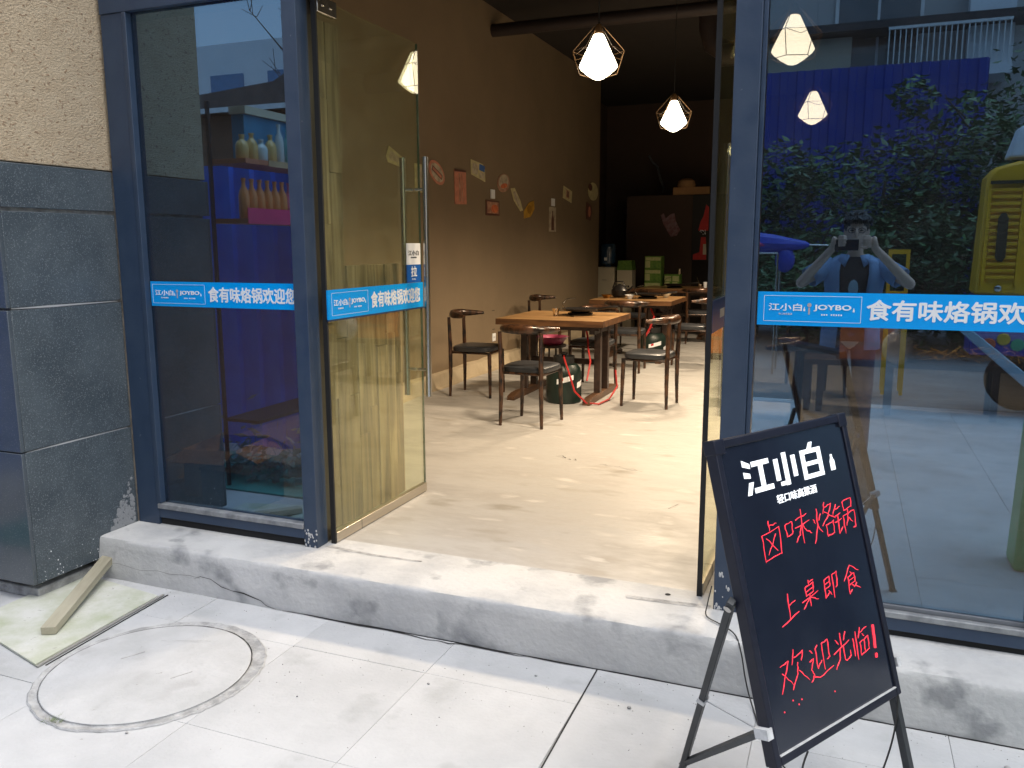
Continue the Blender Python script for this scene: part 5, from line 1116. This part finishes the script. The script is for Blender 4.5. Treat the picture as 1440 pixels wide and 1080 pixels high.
for s in (-1, 1):
    cap(body, (s * .185, -.02, 1.455), EL[s], .052, .040); cap(body, EL[s], WR[s], .040, .027)
    cap(body, (s * .09, -.01, .92), (s * .11, .0, .50), .082, .055, 7); cap(body, (s * .11, 0, .50), (s * .12, -.03, .10), .052, .036, 7)
    body.ball((s * .125, .03, .055), (.04, .10, .045))
    # hand: palm, four curled fingers and thumb around the phone end
    w = Vector(WR[s]); pc_ = w + Vector((s * -.010, .035, .045)); body.ball(pc_, (.022, .030, .042))
    cap(body, w, pc_, .026, .022, 2)
    for k in range(4):
        z = 1.655 - k * .021; L = (.9, 1, .95, .8)[k]
        base = Vector((s * .098 + (-.014), .325, z)); k1 = base + Vector((s * -.004, .040 * L, .004)); k2 = k1 + Vector((-s * .026 * L, .012, 0)); k3 = k2 + Vector((-s * .018 * L, -.010, -.002))
        cap(body, base, k1, .0095, .009, 2); cap(body, k1, k2, .009, .0082, 2); cap(body, k2, k3, .0082, .007, 2)
    b0 = Vector((s * .10 - .014, .300, 1.592)); b1 = b0 + Vector((-s * .028, .010, -.014)); b2 = b1 + Vector((-s * .026, .006, .006)); cap(body, b0, b1, .012, .0105, 2); cap(body, b1, b2, .0105, .009, 2)
bo = body.build('body', m_skin, pr)
rm = bo.modifiers.new('fuse', 'REMESH'); rm.mode = 'VOXEL'; rm.voxel_size = .0065; rm.use_smooth_shade = True
sm_ = bo.modifiers.new('smooth', 'SMOOTH'); sm_.iterations = 3; sm_.factor = .5
# clothes
def loft(rings, a0, a1, n=28, th=.004):
    mb = MB(); vs = []
    for (z, rx, ry, cy) in rings:
        for k in range(n + 1):
            a = a0 + (a1 - a0) * k / n; w_ = 1 + .02 * math.sin(a * 9 + z * 11); vs.append((rx * w_ * math.cos(a), cy + ry * w_ * math.sin(a), z))
    m_ = n + 1; mb.add(vs, [(i * m_ + k, i * m_ + k + 1, (i + 1) * m_ + k + 1, (i + 1) * m_ + k) for i in range(len(rings) - 1) for k in range(n)])
    return mb
tee = loft([(.90, .172, .122, -.02), (1.0, .168, .120, -.02), (1.15, .162, .115, -.02), (1.30, .176, .120, -.02), (1.40, .190, .118, -.02), (1.47, .17, .10, -.02), (1.515, .09, .078, -.015)], 0, 2 * PI).build('tee_shirt', m_tee, pr)
pt = MB(); 
for (x, z, r1, r2) in ((0, 1.29, .035, .06), (-.02, 1.20, .03, .05), (.03, 1.17, .03, .02), (.0, 1.23, .045, .02)): pt.ball((x, .098, z), (r1, .006, r2), seg=10, rings=6)
pt.build('tee_print', C_('print_pale', (.35, .5, .6)), tee)
shm = loft([(.84, .205, .150, -.02), (.95, .200, .145, -.02), (1.12, .186, .136, -.02), (1.28, .196, .136, -.02), (1.40, .212, .132, -.02), (1.47, .20, .115, -.02), (1.52, .11, .09, -.02)], R(118), R(422))
sho = shm.build('shirt', m_shirt, pr); so = sho.modifiers.new('thick', 'SOLIDIFY'); so.thickness = .006; so.offset = 1
for s in (-1, 1):
    e = Vector(EL[s]); a = Vector((s * .175, -.02, 1.455)); d = e - a
    sl = MB().tube([a - d * .05, a + d * .35, a + d * .72], [.068, .070, .074], 16, cap=False).build('sleeve', m_shirt, sho); so = sl.modifiers.new('thick', 'SOLIDIFY'); so.thickness = .005; so.offset = 1
    MB().add([(s * .035, .083, 1.525), (s * .095, .03, 1.535), (s * .115, .06, 1.49), (s * .065, .108, 1.44)], [(0, 1, 2, 3)]).build('collar', m_shirt, sho).modifiers.new('thick', 'SOLIDIFY').thickness = .006
tr = MB()
for s in (-1, 1): cap(tr, (s * .09, -.01, .93), (s * .11, .0, .50), .096, .070, 7); cap(tr, (s * .11, 0, .50), (s * .12, -.03, .09), .068, .056, 7)
tr.ball((0, -.02, .95), (.175, .125, .10)); to = tr.build('trousers', m_jeans, pr); rm = to.modifiers.new('fuse', 'REMESH'); rm.mode = 'VOXEL'; rm.voxel_size = .01; rm.use_smooth_shade = True
for s in (-1, 1): MB().ball((s * .125, .035, .045), (.05, .135, .05)).build('shoe', m_shoe, pr)
hr = MB(); rr = random.Random(8); hr.ball((0, -.022, 1.740), (.092, .100, .100))
for k in range(70):
    a = rr.uniform(0, 2 * PI); e_ = rr.uniform(.15, 1.45); d = Vector((math.cos(a) * math.cos(e_), math.sin(a) * math.cos(e_) * 1.05, math.sin(e_))); 
    if d.y > .55 and d.z < .45: continue
    p = Vector((0, -.018, 1.735)) + d * .088; hr.tube([p, p + d * .022 + Vector((rr.uniform(-.012, .012), .016, -.002)), p + d * .020 + Vector((rr.uniform(-.02, .02), .040, -.016))], [.017, .012, .003], 5)
for k in range(11): x = -.06 + k * .012; hr.tube([(x, .055, 1.80), (x * 1.08, .088, 1.775), (x * 1.12 + .004, .094, 1.748)], [.014, .010, .003], 5)
hr.build('hair', m_hair, pr)
gsx = MB()
for s in (-1, 1):
    gsx.tube([(s * .033 + .024 * math.cos(a), .098, 1.702 + .017 * math.sin(a)) for a in [2 * PI * k / 14 for k in range(15)]], .0028, 5, cap=False); gsx.tube([(s * .058, .096, 1.706), (s * .078, .02, 1.705)], .0026, 5)
gsx.tube([(-.010, .099, 1.706), (.010, .099, 1.706)], .0026, 5); gsx.build('glasses', m_ink, pr)
for s in (-1, 1): MB().ball((s * .033, .086, 1.704), (.013, .007, .006)).build('eye', m_ink, pr)
# phone: top level, just behind the camera point, held in both hands
ph = thing('phone', 'black smartphone held sideways in both hands of the mirrored photographer', 'phone', (-.012, -.022, 1.60))
MB().box((-.078, -.0045, -.0385), (.078, .0045, .0385)).build('phone_body', m_board, ph, .003)
MB().box((-.074, .0047, -.034), (-.05, .0062, -.010)).build('lens_bump', m_ink, ph)
